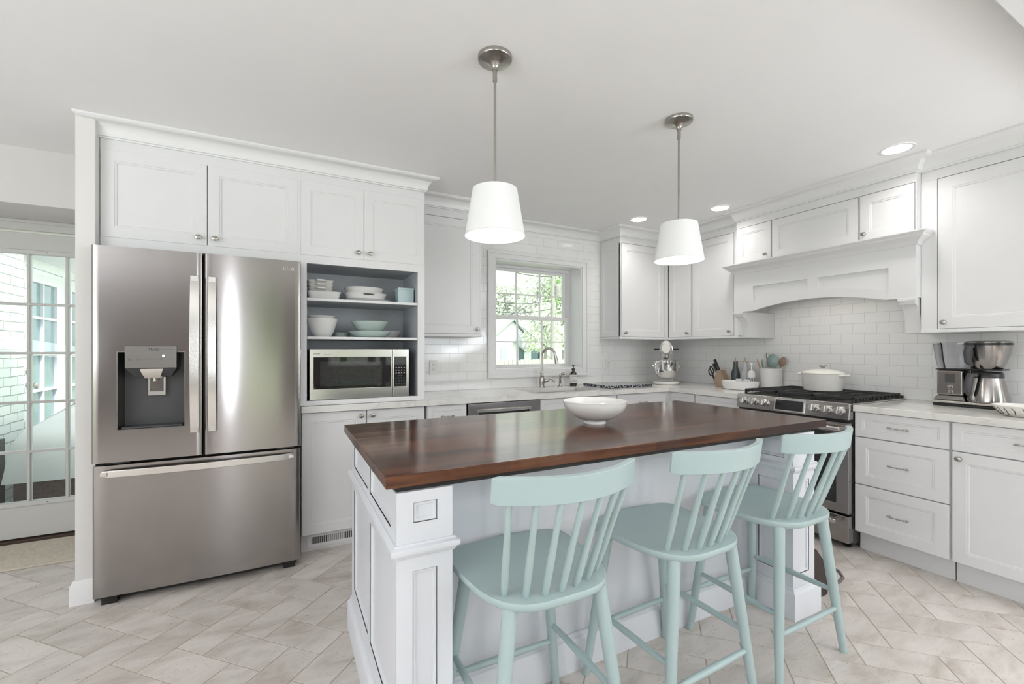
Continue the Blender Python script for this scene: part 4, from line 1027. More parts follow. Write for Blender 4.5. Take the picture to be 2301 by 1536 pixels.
def downlight(x, y, label, first=None, pw=12):
    if first: r = dup(first, (x, y, 0), 0, label)
    else:
        r = thing('recessed_light', label, 'ceiling light', (x, y, 0), 0, 'recessed ceiling lights')
        MB().lathe([(0.082, 2.4385), (0.082, 2.4355), (0.074, 2.434), (0.068, 2.4365), (0.068, 2.4385)], (0, 0, 0), 'z', 36, cap0=False, cap1=False).build('trim_ring', M['trim'], r)
        MB().lathe([(0.070, 2.4392), (0.068, 2.4370), (0, 2.4365)], (0, 0, 0), 'z', 36).build('lens', M['diffuser'], r)
    light('downlight', 'SPOT', (x, y, 2.43), pw, (1, 0.965, 0.925), spot_size=math.radians(150), spot_blend=0.9, shadow_soft_size=0.06)
    return r
r0 = downlight(2.84, 2.99, 'round recessed ceiling light nearest the window wall corner')
downlight(3.215, 2.44, 'round recessed ceiling light left of the hood crown moulding', r0)
downlight(3.19, 1.245, 'round recessed ceiling light above the right end of the hood cabinet', r0)
for x, y in ((-2.0, 1.1), (-1.5, -1.2), (0.3, -1.2), (2.0, -1.2)): downlight(x, y, 'round recessed fill light added out of view, nearer the viewer than the island', r0, 15)  # extra downlights, never in view, added to brighten posts, floor and ceiling

# ================================================================== sink, faucet and things on the window-wall worktop
t = thing('sink', 'undermount stainless sink sunk in the marble worktop below the window', 'sink', ((sx0 + sx1) / 2, (sy0 + sy1) / 2, 0.70))
b = MB(); hx_, hy_ = (sx1 - sx0) / 2, (sy1 - sy0) / 2
b.rings([[(-hx_ - 0.012, -hy_ - 0.012, 0.176), (hx_ + 0.012, -hy_ - 0.012, 0.176), (hx_ + 0.012, hy_ + 0.012, 0.176), (-hx_ - 0.012, hy_ + 0.012, 0.176)], [(-hx_ + 0.002, -hy_ + 0.002, 0.1755), (hx_ - 0.002, -hy_ + 0.002, 0.1755), (hx_ - 0.002, hy_ - 0.002, 0.1755), (-hx_ + 0.002, hy_ - 0.002, 0.1755)],
         [(-hx_ + 0.006, -hy_ + 0.006, 0.02), (hx_ - 0.006, -hy_ + 0.006, 0.02), (hx_ - 0.006, hy_ - 0.006, 0.02), (-hx_ + 0.006, hy_ - 0.006, 0.02)], [(-hx_ + 0.03, -hy_ + 0.03, 0.0), (hx_ - 0.03, -hy_ + 0.03, 0.0), (hx_ - 0.03, hy_ - 0.03, 0.0), (-hx_ + 0.03, hy_ - 0.03, 0.0)]], close0=False)
b.build('basin', M['nickel'], t)
MB().lathe([(0.04, 0.001), (0.036, 0.003), (0.0, 0.001)], (0, 0.05, 0), 'z', 20).build('drain', M['chrome'], t)

t = thing('faucet', 'brushed nickel gooseneck kitchen faucet with side lever at the sink', 'faucet', (2.10, 3.455, ZC), math.radians(0))
MB().lathe([(0.030, 0), (0.030, 0.006), (0.024, 0.010), (0.022, 0.02), (0.0255, 0.05), (0.0235, 0.085), (0.017, 0.100), (0.019, 0.104), (0.019, 0.110), (0.014, 0.116), (0.014, 0.125), (0.017, 0.128), (0.017, 0.134), (0.012, 0.14)], (0, 0, 0), 'z', 28).build('base', M['nickel'], t)
pts = [(0, 0, 0.13)] + [(0, 0, 0.13 + 0.155 * k / 6) for k in range(1, 7)]
dx, dy = 0.62, -0.78; R_ = 0.066
for k in range(1, 15):
    a = PI - k / 14 * PI * 0.93; pts.append((dx * (R_ + R_ * math.cos(a)), dy * (R_ + R_ * math.cos(a)), 0.285 + R_ * 1.15 * math.sin(a)))
ex = pts[-1]; pts += [(ex[0] + dx * 0.004, ex[1] + dy * 0.004, ex[2] - 0.02)]
MB().tube(pts, 0.0115, 16).build('spout', M['nickel'], t)
MB().tube([(ex[0] + dx * 0.003, ex[1] + dy * 0.003, ex[2] - 0.012), (ex[0] + dx * 0.010, ex[1] + dy * 0.010, ex[2] - 0.05), (ex[0] + dx * 0.014, ex[1] + dy * 0.014, ex[2] - 0.082)], [0.0135, 0.0165, 0.0165], 16).build('spray_head', M['nickel'], t)
b = MB(); b.tube([(0.018, -0.008, 0.062), (0.045, -0.018, 0.064), (0.055, -0.022, 0.066)], [0.019, 0.017, 0.012], 16); b.tube([(0.052, -0.021, 0.068), (0.075, -0.03, 0.078), (0.095, -0.038, 0.066), (0.115, -0.046, 0.050)], [0.008, 0.007, 0.006, 0.008], 12).build('lever', M['nickel'], t)
t = thing('side_sprayer', 'brushed nickel side sprayer standing between faucet and soap bottle', 'sprayer', (2.30, 3.455, ZC))
MB().lathe([(0.024, 0), (0.024, 0.005), (0.017, 0.010), (0.011, 0.02), (0.011, 0.045), (0.013, 0.05), (0.008, 0.055)], (0, 0, 0), 'z', 20).build('base', M['nickel'], t)
MB().tube([(0, 0, 0.05), (0.0, 0, 0.085), (0.003, -0.002, 0.105), (0.014, -0.01, 0.122), (0.030, -0.022, 0.122), (0.036, -0.026, 0.112)], [0.009, 0.012, 0.013, 0.013, 0.015, 0.014], 14).build('spray_head', M['nickel'], t)

t = thing('soap_bottle', 'dark amber pump bottle with a pale lettered label beside the sink', 'soap bottle', (2.455, 3.46, ZC))
MB().lathe([(0.030, 0), (0.033, 0.004), (0.033, 0.115), (0.030, 0.128), (0.016, 0.140), (0.013, 0.146), (0.013, 0.155)], (0, 0, 0), 'z', 28).build('bottle', M['amber'], t)
b = MB(); b.lathe([(0.0335, 0.030), (0.0338, 0.031), (0.0338, 0.108), (0.0335, 0.109)], (0, 0, 0), 'z', 32, cap0=False, cap1=False); lb = b.build('label_band', M['label'], t)
for s_, z, q in (('DE LEMON', 0.092, 0.0115), ('18', 0.066, 0.010), ('HAND SOAP', 0.048, 0.009)): text('label_lettering', s_, q, M['ink'], lb, (-0.012, -0.0342, z), align='CENTER')
b = MB(); b.lathe([(0.016, 0.150), (0.016, 0.168), (0.006, 0.171), (0.005, 0.19), (0.011, 0.192), (0.011, 0.202), (0.003, 0.205)], (0, 0, 0), 'z', 18); b.tube([(0, 0, 0.199), (-0.012, -0.02, 0.199), (-0.018, -0.03, 0.190)], 0.004, 8); b.build('pump', M['black'], t)

tag(MB().box(0, 0.52, 0, 0.39, 0, 0.022).build('cutting_board', M['granite'], bevel=0.004), 'black and white speckled stone board lying flat on the corner worktop', 'cutting board')
o = [x for x in bpy.data.objects if x.name == 'cutting_board'][0]; o.location = (2.575, 3.075, ZC + 0.002); o.rotation_euler = (0, 0, 0)

# stand mixer in the corner
t = thing('stand_mixer', 'white bowl-lift stand mixer with steel bowl in the worktop corner', 'mixer', (3.44, 3.235, ZC), math.radians(-47 - 0))
b = MB(); b.lathe([(0.118, 0), (0.126, 0.006), (0.128, 0.02), (0.122, 0.03), (0.10, 0.034)], (0, 0, 0), 'z', 40, sx=1.0, sy=1.12).build('base', M['cream'], t)
b = MB(); rs = []
for z, hw_, y0, y1 in ((0.03, 0.075, -0.02, 0.11), (0.07, 0.058, 0.01, 0.105), (0.12, 0.048, 0.035, 0.10), (0.22, 0.045, 0.04, 0.10), (0.28, 0.05, 0.02, 0.105), (0.31, 0.055, -0.02, 0.11)):
    rs.append([(hw_ * math.cos(a) * 1.0, (y0 + y1) / 2 + (y1 - y0) / 2 * math.sin(a), z) for a in [2 * PI * k / 24 for k in range(24)]])
b.rings(rs).build('column', M['cream'], t)
b = MB(); rs = []
for k in range(15):
    u = k / 14; y = -0.165 + 0.31 * u; r = 0.062 * (math.sin(PI * min(0.93, max(0.05, 0.12 + 0.76 * u))) ** 0.5)
    rs.append([(r * math.cos(a), y, 0.362 + r * 1.28 * math.sin(a)) for a in [2 * PI * q / 28 for q in range(28)]])
hd = b.rings(rs).build('motor_head', M['cream'], t, ang=60)
MB().tube([(0.0585 * math.cos(a), -0.085 + 0.10 * math.sin(a) * 0 , 0.355 + 0.062 * math.sin(a)) for a in [2 * PI * k / 36 for k in range(36)]], 0.006, 8, closed=True).build('trim_band', M['chrome'], hd)
text('logo_lettering', 'KitchenAid', 0.018, M['inkgrey'], hd, (0.0, -0.153, 0.365), align='CENTER')
for sx, m_ in ((-1, 'black'), (1, 'black')):
    MB().tube([(sx * 0.055, -0.03, 0.352), (sx * 0.085, -0.05, 0.352), (sx * 0.118, -0.05, 0.352)], [0.006, 0.007, 0.009], 10).build('speed_lever' if sx < 0 else 'lock_lever', M['black'], t)
MB().lathe([(0.040, 0.305), (0.034, 0.27), (0.020, 0.262), (0.018, 0.25)], (0, -0.085, 0), 'z', 24).build('beater_hub', M['chrome'], t)
MB().lathe([(0.030, 0.055), (0.050, 0.058), (0.085, 0.078), (0.108, 0.115), (0.116, 0.16), (0.119, 0.235), (0.123, 0.238), (0.119, 0.242), (0.115, 0.238), (0.112, 0.16), (0.07, 0.085), (0.0, 0.07)], (0, -0.065, 0), 'z', 44).build('bowl', M['chrome'], t)
MB().tube([(-0.070, -0.140, 0.225), (-0.085, -0.168, 0.226), (-0.098, -0.178, 0.205), (-0.096, -0.172, 0.155), (-0.082, -0.150, 0.118), (-0.066, -0.128, 0.115)], 0.006, 10, (1, 1.6)).build('bowl_handle', M['chrome'], t)
for sx in (-1, 1):
    MB().tube([(sx * 0.045, 0.06, 0.175), (sx * 0.10, 0.03, 0.175), (sx * 0.118, -0.05, 0.175)], 0.010, 10).build('bowl_arm', M['cream'], t)
    MB().lathe([(0.012, 0), (0.012, sx * 0.014), (0.004, sx * 0.018)], (sx * 0.112, -0.055, 0.185), 'x', 14).build('bowl_pin', M['chrome'], t)

# ================================================================== things left of the range
def onB(y, x): return (x, y, ZC)
t = thing('knife_block', 'slanted light wood knife block standing left of the oval dish', 'knife block', (3.66, 2.80, ZC), RW)
pf = [(-0.045, 0.0), (0.075, 0.0), (0.095, 0.02), (0.085, 0.17), (0.045, 0.225), (-0.055, 0.065)]
kb_ = MB().prism([(0.0, 0.0), (0.115, 0.0), (0.104, 0.05), (0.046, 0.160), (0.008, 0.150), (-0.025, 0.045)], -0.036, 0.036, 'xz')
kb_.build('block', M['block'], t, bevel=0.004)
MB().lathe([(0.010, -0.0355), (0.010, -0.038), (0.0, -0.038)], (0.012, 0, 0.03), 'y', 12).build('badge', M['brownwood'], t)
def knife(dx_, dy_, ln, lab, ring=False, m_='black'):
    k = thing('kitchen_knife' if not ring else 'kitchen_scissors', lab, 'knife' if not ring else 'scissors', (0, 0, 0), RW, None)
    base = Vector((-0.012 + dx_, dy_, 0.105 + dx_ * 1.5)); d = Vector((-0.42, 0, 0.90)).normalized()
    wpos = Vector((3.66 + base.y, 2.80 - base.x, ZC + base.z)); k.location = wpos
    if not ring:
        MB().tube([tuple(d * u) for u in (-0.05, 0.02, 0.03, ln - 0.02, ln)], [0.004, 0.011, 0.0135, 0.013, 0.0145], 12, (1.25, 0.8)).build('handle', M['black'], k)
        MB().tube([tuple(d * u) for u in (ln - 0.002, ln + 0.004)], [0.014, 0.011], 12, (1.25, 0.8)).build('end_cap', M['nickel'], k)
        q = MB(); 
        for u in (0.035, 0.065, 0.095):
            if u < ln - 0.02:
                q.lathe([(0.003, -0.0145), (0.003, 0.0145)], tuple(d * u), 'y', 8)
        q.build('rivet', M['nickel'], k)
    else:
        for s_ in (-1, 1):
            c = d * 0.055 + Vector((s_ * 0.014, 0, 0.0)) * 1.0 + d * (0.0 if s_ < 0 else 0.03)
            side = Vector((d.z, 0, -d.x)) * 0.015
            MB().tube([tuple(c + d * (0.034 * math.cos(a)) + side * math.sin(a)) for a in [2 * PI * i / 24 for i in range(24)]], 0.0055, 8, closed=True).build('finger_ring', M['black'], k)
        MB().tube([tuple(d * -0.03), tuple(d * 0.04)], 0.008, 8).build('shank', M['black'], k)
    return k
knife(0.015, 0.022, 0.135, 'black-handled knife standing highest in the knife block')
knife(0.006, 0.002, 0.105, 'black-handled knife in the knife block just below the tallest one')
knife(-0.018, -0.022, 0, 'black-handled scissors in the front slot of the knife block', True)

t = thing('oval_dish', 'white oval baking dish with tab handles on the worktop left of the crock', 'dish', (3.53, 2.485, ZC), RW)
b = MB(); b.lathe([(0.130, 0.0), (0.148, 0.006), (0.160, 0.040), (0.166, 0.072), (0.161, 0.074), (0.154, 0.040), (0.142, 0.012), (0, 0.010)], (0, 0, 0), 'z', 48, sx=1.0, sy=0.62).build('dish', M['ceramic2'], t)
for x, y in ((-0.06, 0), (0.02, 0)):
    b = MB(); b.box(x - 0.024 - 0.01, x + 0.024 - 0.01, 0.085 - 0.01, 0.110 - 0.01, 0.060, 0.088).build('tab_handle', M['ceramic2'], t, bevel=0.006)
t = thing('oil_bottle', 'slate grey ceramic oil bottle with spout behind the oval dish', 'bottle', (3.735, 2.672, ZC), 0, 'ceramic oil bottles')
ob = [(0.036, 0), (0.038, 0.006), (0.038, 0.115), (0.035, 0.14), (0.023, 0.175), (0.019, 0.20), (0.019, 0.232)]
MB().lathe(ob, (0, 0, 0), 'z', 28).build('bottle', M['slate'], t)
MB().lathe([(0.0215, 0.232), (0.0215, 0.240), (0.008, 0.243)], (0, 0, 0), 'z', 20).build('stopper', M['brownwood'], t)
MB().tube([(0, 0, 0.24), (0, 0, 0.262), (-0.004, 0, 0.276)], [0.004, 0.004, 0.003], 8).build('spout', M['nickel'], t)
t2 = thing('oil_bottle', 'pale grey ceramic oil bottle with wooden stopper beside the slate one', 'bottle', (3.735, 2.577, ZC), 0, 'ceramic oil bottles')
MB().lathe(ob, (0, 0, 0), 'z', 28).build('bottle', M['greyglaze'], t2)
MB().lathe([(0.0215, 0.232), (0.0215, 0.240), (0.008, 0.243)], (0, 0, 0), 'z', 20).build('stopper', M['ltwood'], t2)
MB().tube([(0, 0, 0.24), (0, 0, 0.262), (-0.004, 0, 0.276)], [0.004, 0.004, 0.003], 8).build('spout', M['nickel'], t2)
t = thing('milk_frother', 'small white domed gadget on wire legs, right of the oil bottles', 'kitchen gadget', (3.66, 2.465, ZC + 0.011))
MB().lathe([(0.029, 0.088), (0.032, 0.095), (0.032, 0.12), (0.027, 0.140), (0.015, 0.153), (0.003, 0.156)], (0, 0, 0), 'z', 24).build('head', M['plasticwhite'], t)
for a in (0.3, 1.9, 3.4, 5.0): MB().tube([(0.012 * math.cos(a), 0.012 * math.sin(a), 0.09), (0.019 * math.cos(a), 0.019 * math.sin(a), 0.0)], 0.003, 8).build('wire_leg', M['nickel'], t)
MB().tube([(0, 0, 0.15), (0, 0, 0.20)], 0.0018, 8).build('stem', M['chrome'], t)
MB().ball((0, 0, 0.208), 0.0125, 0.0125, 0.0125).build('top_ball', M['plasticwhite'], t)

t = thing('utensil_crock', 'tall white ribbed-rim ceramic crock full of utensils beside the range', 'crock', (3.775, 2.362, ZC))
MB().lathe([(0.078, 0), (0.083, 0.006), (0.086, 0.09), (0.088, 0.172), (0.091, 0.175), (0.091, 0.184), (0.087, 0.185), (0.083, 0.18), (0.080, 0.02), (0, 0.015)], (0, 0, 0), 'z', 44).build('crock', M['ceramic'], t)
def utensil(name, lab, cat, dx_, dy_, tx, ty, tz, build):
    u = thing(name, lab, cat, (3.775 + dx_, 2.362 + dy_, ZC + 0.03)); build(u, Vector((tx, ty, tz))); return u
def spoonb(m_, hw_, hl, dz=0.008, hr=0.0045):
    def f(u, v):
        d = v.normalized(); L_ = v.length
        MB().tube([tuple(d * x) for x in (0, L_ * 0.5, L_ - hl)], [hr, hr, hr * 1.2], 10).build('handle', m_, u)
        side = Vector((0, -1, 0)); nrm = d.cross(side).normalized(); side = nrm.cross(d).normalized()
        b = MB(); rs = []
        for k in range(13):
            q = k / 12; x = L_ - hl - 0.005 + (hl + 0.005) * q; w2 = max(0.002, hw_ * math.sin(PI * min(0.985, 0.10 + 0.88 * q)) ** 0.6)
            c = d * x; ring = []
            for a in range(14):
                an = 2 * PI * a / 14; ring.append(tuple(c + side * math.cos(an) * w2 + nrm * (math.sin(an) * 0.004 - dz * math.sin(PI * q) * (1 - math.cos(an) ** 2 * 0.8))))
            rs.append(ring)
        b.rings(rs).build('head', m_, u)
    return f
utensil('wooden_spoon', 'brown wooden spoon leaning right in the crock', 'spoon', 0.0, -0.02, 0.02, -0.085, 0.255, spoonb(M['brownwood'], 0.032, 0.08))
utensil('ladle', 'sage green ladle with a big round head standing in the middle of the crock', 'ladle', 0.01, 0.0, 0.03, 0.01, 0.28, spoonb(M['green'], 0.052, 0.115, 0.02, 0.006))
utensil('spatula', 'narrow sage green spatula in front of the round ladle', 'spatula', -0.03, 0.0, -0.02, 0.045, 0.235, spoonb(M['green'], 0.013, 0.075, 0.002, 0.006))
utensil('wooden_spatula', 'pale wooden spatula leaning left at the crock rim', 'spatula', -0.02, 0.03, -0.01, 0.075, 0.235, spoonb(M['ltwood'], 0.011, 0.09, 0.002))
utensil('wooden_spatula', 'second pale wooden stick leaning left behind the first in the crock', 'spatula', 0.01, 0.035, 0.02, 0.07, 0.225, spoonb(M['ltwood'], 0.008, 0.07, 0.002))
utensil('steel_spoon', 'slim steel spoon with dark tip rising at the back left of the crock', 'spoon', 0.02, 0.02, 0.04, 0.055, 0.290, spoonb(M['nickel'], 0.012, 0.06, 0.003))

t = thing('dutch_oven', 'cream enamelled dutch oven with metal knob on the back of the range', 'pot', (3.56, 1.835, 0.9585), RW)
MB().lathe([(0.105, 0), (0.118, 0.004), (0.127, 0.03), (0.134, 0.12), (0.136, 0.125), (0.130, 0.127), (0.122, 0.03), (0, 0.01)], (0, 0, 0), 'z', 48).build('pot', M['cream'], t)
ld = MB().lathe([(0.137, 0.126), (0.138, 0.132), (0.132, 0.137), (0.10, 0.149), (0.05, 0.160), (0.02, 0.163), (0, 0.163)], (0, 0, 0), 'z', 48).build('lid', M['cream'], t)
MB().lathe([(0.010, 0.161), (0.010, 0.168), (0.016, 0.178), (0.024, 0.184), (0.024, 0.189), (0, 0.190)], (0, 0, 0), 'z', 24).build('lid_knob', M['nickel'], ld)
for s_ in (-1, 1):
    b = MB(); b.tube([(s_ * (0.128), 0.036, 0.117), (s_ * 0.158, 0.030, 0.119), (s_ * 0.168, 0.0, 0.120), (s_ * 0.158, -0.030, 0.119), (s_ * 0.128, -0.036, 0.117)], 0.008, 10).build('handle', M['cream'], t)

# ================================================================== coffee maker and drainer on the right worktop
t = thing('coffee_maker', 'stainless drip coffee maker with clear tank under the right wall cabinet', 'coffee maker', (3.70, 1.235, ZC), RW)
b = MB(); b.box(0.0, 0.31, -0.075, 0.075, 0.0, 0.018).build('foot_base', M['black'], t, bevel=0.006)
b = MB(); b.box(-0.004, 0.314, -0.082, 0.085, 0.018, 0.036).build('base', M['steellight'], t, bevel=0.007)
b = MB(); b.rings([[(0.0, -0.07, 0.036), (0.15, -0.07, 0.036), (0.15, 0.08, 0.036), (0.0, 0.08, 0.036)], [(0.014, -0.058, 0.065), (0.138, -0.058, 0.065), (0.138, 0.075, 0.065), (0.014, 0.075, 0.065)]]).build('base_flare', M['steel'], t, bevel=0.006)
b = MB(); b.box(0.014, 0.138, -0.058, 0.075, 0.064, 0.222); bd = b.build('body', M['steel'], t, bevel=0.012, seg=3)
MB().box(0.055, 0.100, -0.0595, -0.055, 0.145, 0.198).build('display', M['dark'], bd)
for z in (0.118, 0.088): MB().lathe([(0.013, 0), (0.013, -0.005), (0.010, -0.012), (0.0, -0.0125)], (0.078, -0.058, z), 'y', 20).build('button', M['chrome'], bd)
MB().box(0.010, 0.142, -0.060, 0.078, 0.222, 0.228).build('tank_base', M['black'], t, bevel=0.002)
b = MB()
def rr_(x0, x1, y0, y1, z, r=0.02, n=5):
    p = []
    for cx_, cy_, a0 in ((x1 - r, y1 - r, 0), (x0 + r, y1 - r, PI / 2), (x0 + r, y0 + r, PI), (x1 - r, y0 + r, 1.5 * PI)):
        for k in range(n + 1): a = a0 + PI / 2 * k / n; p.append((cx_ + r * math.cos(a), cy_ + r * math.sin(a), z))
    return p
b.rings([rr_(0.014, 0.138, -0.055, 0.075, 0.228), rr_(0.004, 0.146, -0.066, 0.078, 0.300), rr_(-0.004, 0.150, -0.072, 0.080, 0.385)], close1=False)
b.rings([rr_(-0.001, 0.147, -0.069, 0.077, 0.385), rr_(0.007, 0.143, -0.063, 0.075, 0.300), rr_(0.017, 0.135, -0.052, 0.072, 0.231)], close0=False)
b.build('water_tank', M['tank'], t)
b = MB(); b.rings([rr_(-0.006, 0.152, -0.074, 0.082, 0.384), rr_(-0.006, 0.152, -0.074, 0.082, 0.391)]).build('tank_lid', M['tank'], t)
MB().box(0.146, 0.20, 0.02, 0.078, 0.036, 0.388).build('tower', M['black'], t, bevel=0.006)
b = MB(); b.lathe([(0.058, 0.232), (0.062, 0.236), (0.072, 0.255), (0.093, 0.32), (0.100, 0.372)], (0.228, -0.005, 0), 'z', 44); bk = b.build('filter_basket', M['steel'], t)
MB().lathe([(0.101, 0.372), (0.102, 0.378), (0.101, 0.386)], (0.228, -0.005, 0), 'z', 44).build('basket_rim', M['black'], t)
MB().lathe([(0.100, 0.386), (0.101, 0.394), (0.09, 0.398), (0, 0.399)], (0.228, -0.005, 0), 'z', 44).build('basket_lid', M['steel'], t)
b = MB(); b.tube([(0.190, -0.098, 0.368), (0.178, -0.118, 0.365), (0.172, -0.120, 0.33), (0.174, -0.112, 0.275), (0.180, -0.098, 0.262)], [0.013, 0.017, 0.017, 0.016, 0.012], 12, (1.0, 1.0)).build('basket_handle', M['dark'], t)
MB().box(0.165, 0.300, -0.06, 0.06, 0.224, 0.233).build('basket_plate', M['black'], t, bevel=0.003)
c = thing('coffee_carafe', 'stainless thermal carafe with black handle standing in the coffee maker', 'carafe', (3.70 - 0.008, 1.235 - 0.228, ZC + 0.0365), RW)
MB().lathe([(0.090, 0.0), (0.094, 0.006), (0.093, 0.03), (0.070, 0.135), (0.067, 0.145)], (0, 0, 0), 'z', 44).build('body', M['steel'], c)
MB().lathe([(0.068, 0.144), (0.066, 0.170), (0.060, 0.178), (0.02, 0.182), (0.0, 0.182)], (0, 0, 0), 'z', 40).build('lid', M['black'], c)
MB().tube([(-0.028, -0.070, 0.160), (-0.046, -0.098, 0.160), (-0.052, -0.106, 0.12), (-0.054, -0.108, 0.06), (-0.050, -0.100, 0.045)], [0.013, 0.018, 0.018, 0.017, 0.012], 14, (1.0, 1.0)).build('handle', M['dark'], c)

t = thing('drain_basket', 'cream slotted oval drainer basket at the right end of the worktop', 'basket', (3.42, 0.70, ZC), RW)
b = MB(); n = 60; A_, B_ = 0.215, 0.13
def ring_(s_, z, n=n):
    return [(A_ * s_ * math.copysign(abs(math.cos(2 * PI * k / n)) ** 0.75, math.cos(2 * PI * k / n)), B_ * s_ * math.copysign(abs(math.sin(2 * PI * k / n)) ** 0.75, math.sin(2 * PI * k / n)), z) for k in range(n)]
b.rings([ring_(0.74, 0.0), ring_(0.80, 0.004), ring_(0.92, 0.030), ring_(0.99, 0.052), ring_(1.0, 0.056), ring_(0.98, 0.056), ring_(0.90, 0.030), ring_(0.78, 0.007), ring_(0.02, 0.005)]).build('basket', M['cream'], t)
b = MB()
for k in range(60):
    if k % 2: continue
    p = [ring_(s_, z)[k] for s_, z in ((0.825, 0.010), (0.915, 0.030), (0.965, 0.046))]
    q = [ring_(s_, z)[(k + 2) % n] for s_, z in ((0.825, 0.010), (0.915, 0.030), (0.965, 0.046))]
    pts = [Vector(p[0]) * 1.0, (Vector(p[1]) + (Vector(q[1]) - Vector(p[1])) * 0.35), (Vector(p[2]) + (Vector(q[2]) - Vector(p[2])) * 0.2)]
    out = 1.006
    b.tube([(v.x * out, v.y * out, v.z) for v in pts], 0.0022, 6)
b.build('slots', M['dark'], t, kind='stuff')

# ================================================================== dishes and microwave in the shelf cabinet
SH1, SH2 = 1.5835, 1.3445      # shelf tops
def bakers(x, y, z, w_, d_, h, lab, m_='ceramic', lip=0.0, hand=True, sq=0.75, nm='baking_dish'):
    t = thing(nm, lab, 'dish', (x, y, z), 0, 'white baking dishes on the top shelf')
    def rg_(s_, zz): return [(w_ / 2 * s_ * math.copysign(abs(math.cos(a)) ** (1 - sq), math.cos(a)), d_ / 2 * s_ * math.copysign(abs(math.sin(a)) ** (1 - sq), math.sin(a)), zz) for a in [2 * PI * k / 48 for k in range(48)]]
    MB().rings([rg_(0.82, 0), rg_(0.87, 0.004), rg_(0.97, h * 0.9), rg_(1.0, h), rg_(0.97, h), rg_(0.93, h * 0.88), rg_(0.84, 0.008), rg_(0.02, 0.006)]).build('dish', M[m_], t)
    if hand:
        b = MB(); b.tube([(-w_ * 0.17, -d_ / 2 + 0.004, h - 0.006), (-w_ * 0.13, -d_ / 2 - 0.022, h - 0.004), (w_ * 0.13, -d_ / 2 - 0.022, h - 0.004), (w_ * 0.17, -d_ / 2 + 0.004, h - 0.006)], 0.006, 8).build('handle', M[m_], t)
    return t
bakers(0.225, 3.145, SH1, 0.205, 0.26, 0.050, 'wide white baking dish at the bottom of the left stack', hand=False)
bakers(0.205, 3.135, SH1 + 0.050, 0.15, 0.20, 0.024, 'lowest of the three small handled dishes in the left stack')
bakers(0.205, 3.135, SH1 + 0.0745, 0.155, 0.20, 0.024, 'middle of the three small handled dishes in the left stack')
bakers(0.205, 3.135, SH1 + 0.099, 0.16, 0.20, 0.024, 'topmost small handled dish in the left stack')
bakers(0.505, 3.16, SH1, 0.315, 0.26, 0.018, 'flat scalloped white platter at the bottom of the middle stack', sq=0.3, hand=False, nm='platter')
t = bakers(0.490, 3.14, SH1 + 0.018, 0.285, 0.25, 0.040, 'white oval dish with a cut-out grip in the middle stack', sq=0.2, hand=False, nm='oval_dish')
b = MB(); rs = []
for k in range(15):
    u = -1 + 2 * k / 14; x = 0.036 * u; hgt = 0.006 * math.sqrt(max(0, 1 - u * u)) + 0.0006; yy_ = -0.1215 + 0.10 * (x * x) / 0.04
    rs.append([(x + 0.005, yy_ - 0.004, 0.030 - hgt * 1.0), (x + 0.005, yy_ - 0.004, 0.030 + hgt * 0.5), (x + 0.005, yy_ + 0.004, 0.030 + hgt * 0.5), (x + 0.005, yy_ + 0.004, 0.030 - hgt)])
b.rings(rs).build('grip_opening', M['black'], t)
bakers(0.485, 3.16, SH1 + 0.058, 0.265, 0.25, 0.040, 'round white baking dish on top of the middle stack', sq=0.02, hand=False, nm='round_dish')
t = thing('storage_tin', 'pale blue lidded square tin at the right end of the top shelf', 'tin', (0.755, 3.12, SH1))
MB().box(-0.055, 0.055, -0.05, 0.05, 0.0, 0.098).build('box', M['tin'], t, bevel=0.004); MB().box(-0.057, 0.057, -0.052, 0.052, 0.096, 0.112).build('lid', M['tin'], t, bevel=0.004)
t = thing('mixing_bowl', 'deep white mixing bowl at the left of the middle shelf', 'bowl', (0.216, 3.115, SH2))
def bowlmesh(r, h, foot=0.5, th=0.004, p=0.6):
    pr = [(r * foot, 0)]
    for k in range(1, 13): u = k / 12; pr.append((r * (foot + (1 - foot) * u ** p), h * u))
    pr.append((r - th, h))
    for k in range(11, 0, -1): u = k / 12; pr.append((r * (foot + (1 - foot) * u ** p) - th, h * u + 0.002))
    pr.append((0, 0.006)); return pr
MB().lathe(bowlmesh(0.097, 0.120, 0.48), (0, 0, 0), 'z', 44, cap1=False).build('bowl', M['ceramic'], t)
t = thing('mixing_bowl', 'smaller white bowl nested inside the deep mixing bowl', 'bowl', (0.212, 3.125, SH2 + 0.060))
MB().lathe(bowlmesh(0.086, 0.078, 0.35), (0, 0, 0), 'z', 44, cap1=False).build('bowl', M['ceramic2'], t)
tag(MB().lathe(bowlmesh(0.055, 0.035, 0.8), (0.350, 3.25, SH2), 'z', 36, cap1=False).build('small_bowl', M['celadon']), 'small shallow pale green bowl between mixing bowl and serving bowls', 'bowl')
tag(MB().lathe(bowlmesh(0.105, 0.055, 0.55), (0.675, 3.315, SH2), 'z', 48, cap1=False).build('serving_bowl', M['ceramic2']), 'wide white shallow bowl behind the celadon serving dishes', 'bowl', 'serving bowls on the middle shelf')
tag(MB().lathe(bowlmesh(0.143, 0.042, 0.62), (0.520, 3.13, SH2), 'z', 48, cap1=False).build('serving_bowl', M['celadon']), 'wide pale green shallow serving bowl at the bottom of the pair', 'bowl', 'serving bowls on the middle shelf')
b = MB().lathe(bowlmesh(0.122, 0.066, 0.60, p=0.8), (0.520, 3.13, SH2 + 0.043), 'z', 48, cap1=False)
bo = tag(b.build('serving_bowl', M['celadon']), 'pale green ribbed bowl on top of the wide serving bowl', 'bowl', 'serving bowls on the middle shelf')
b = MB()
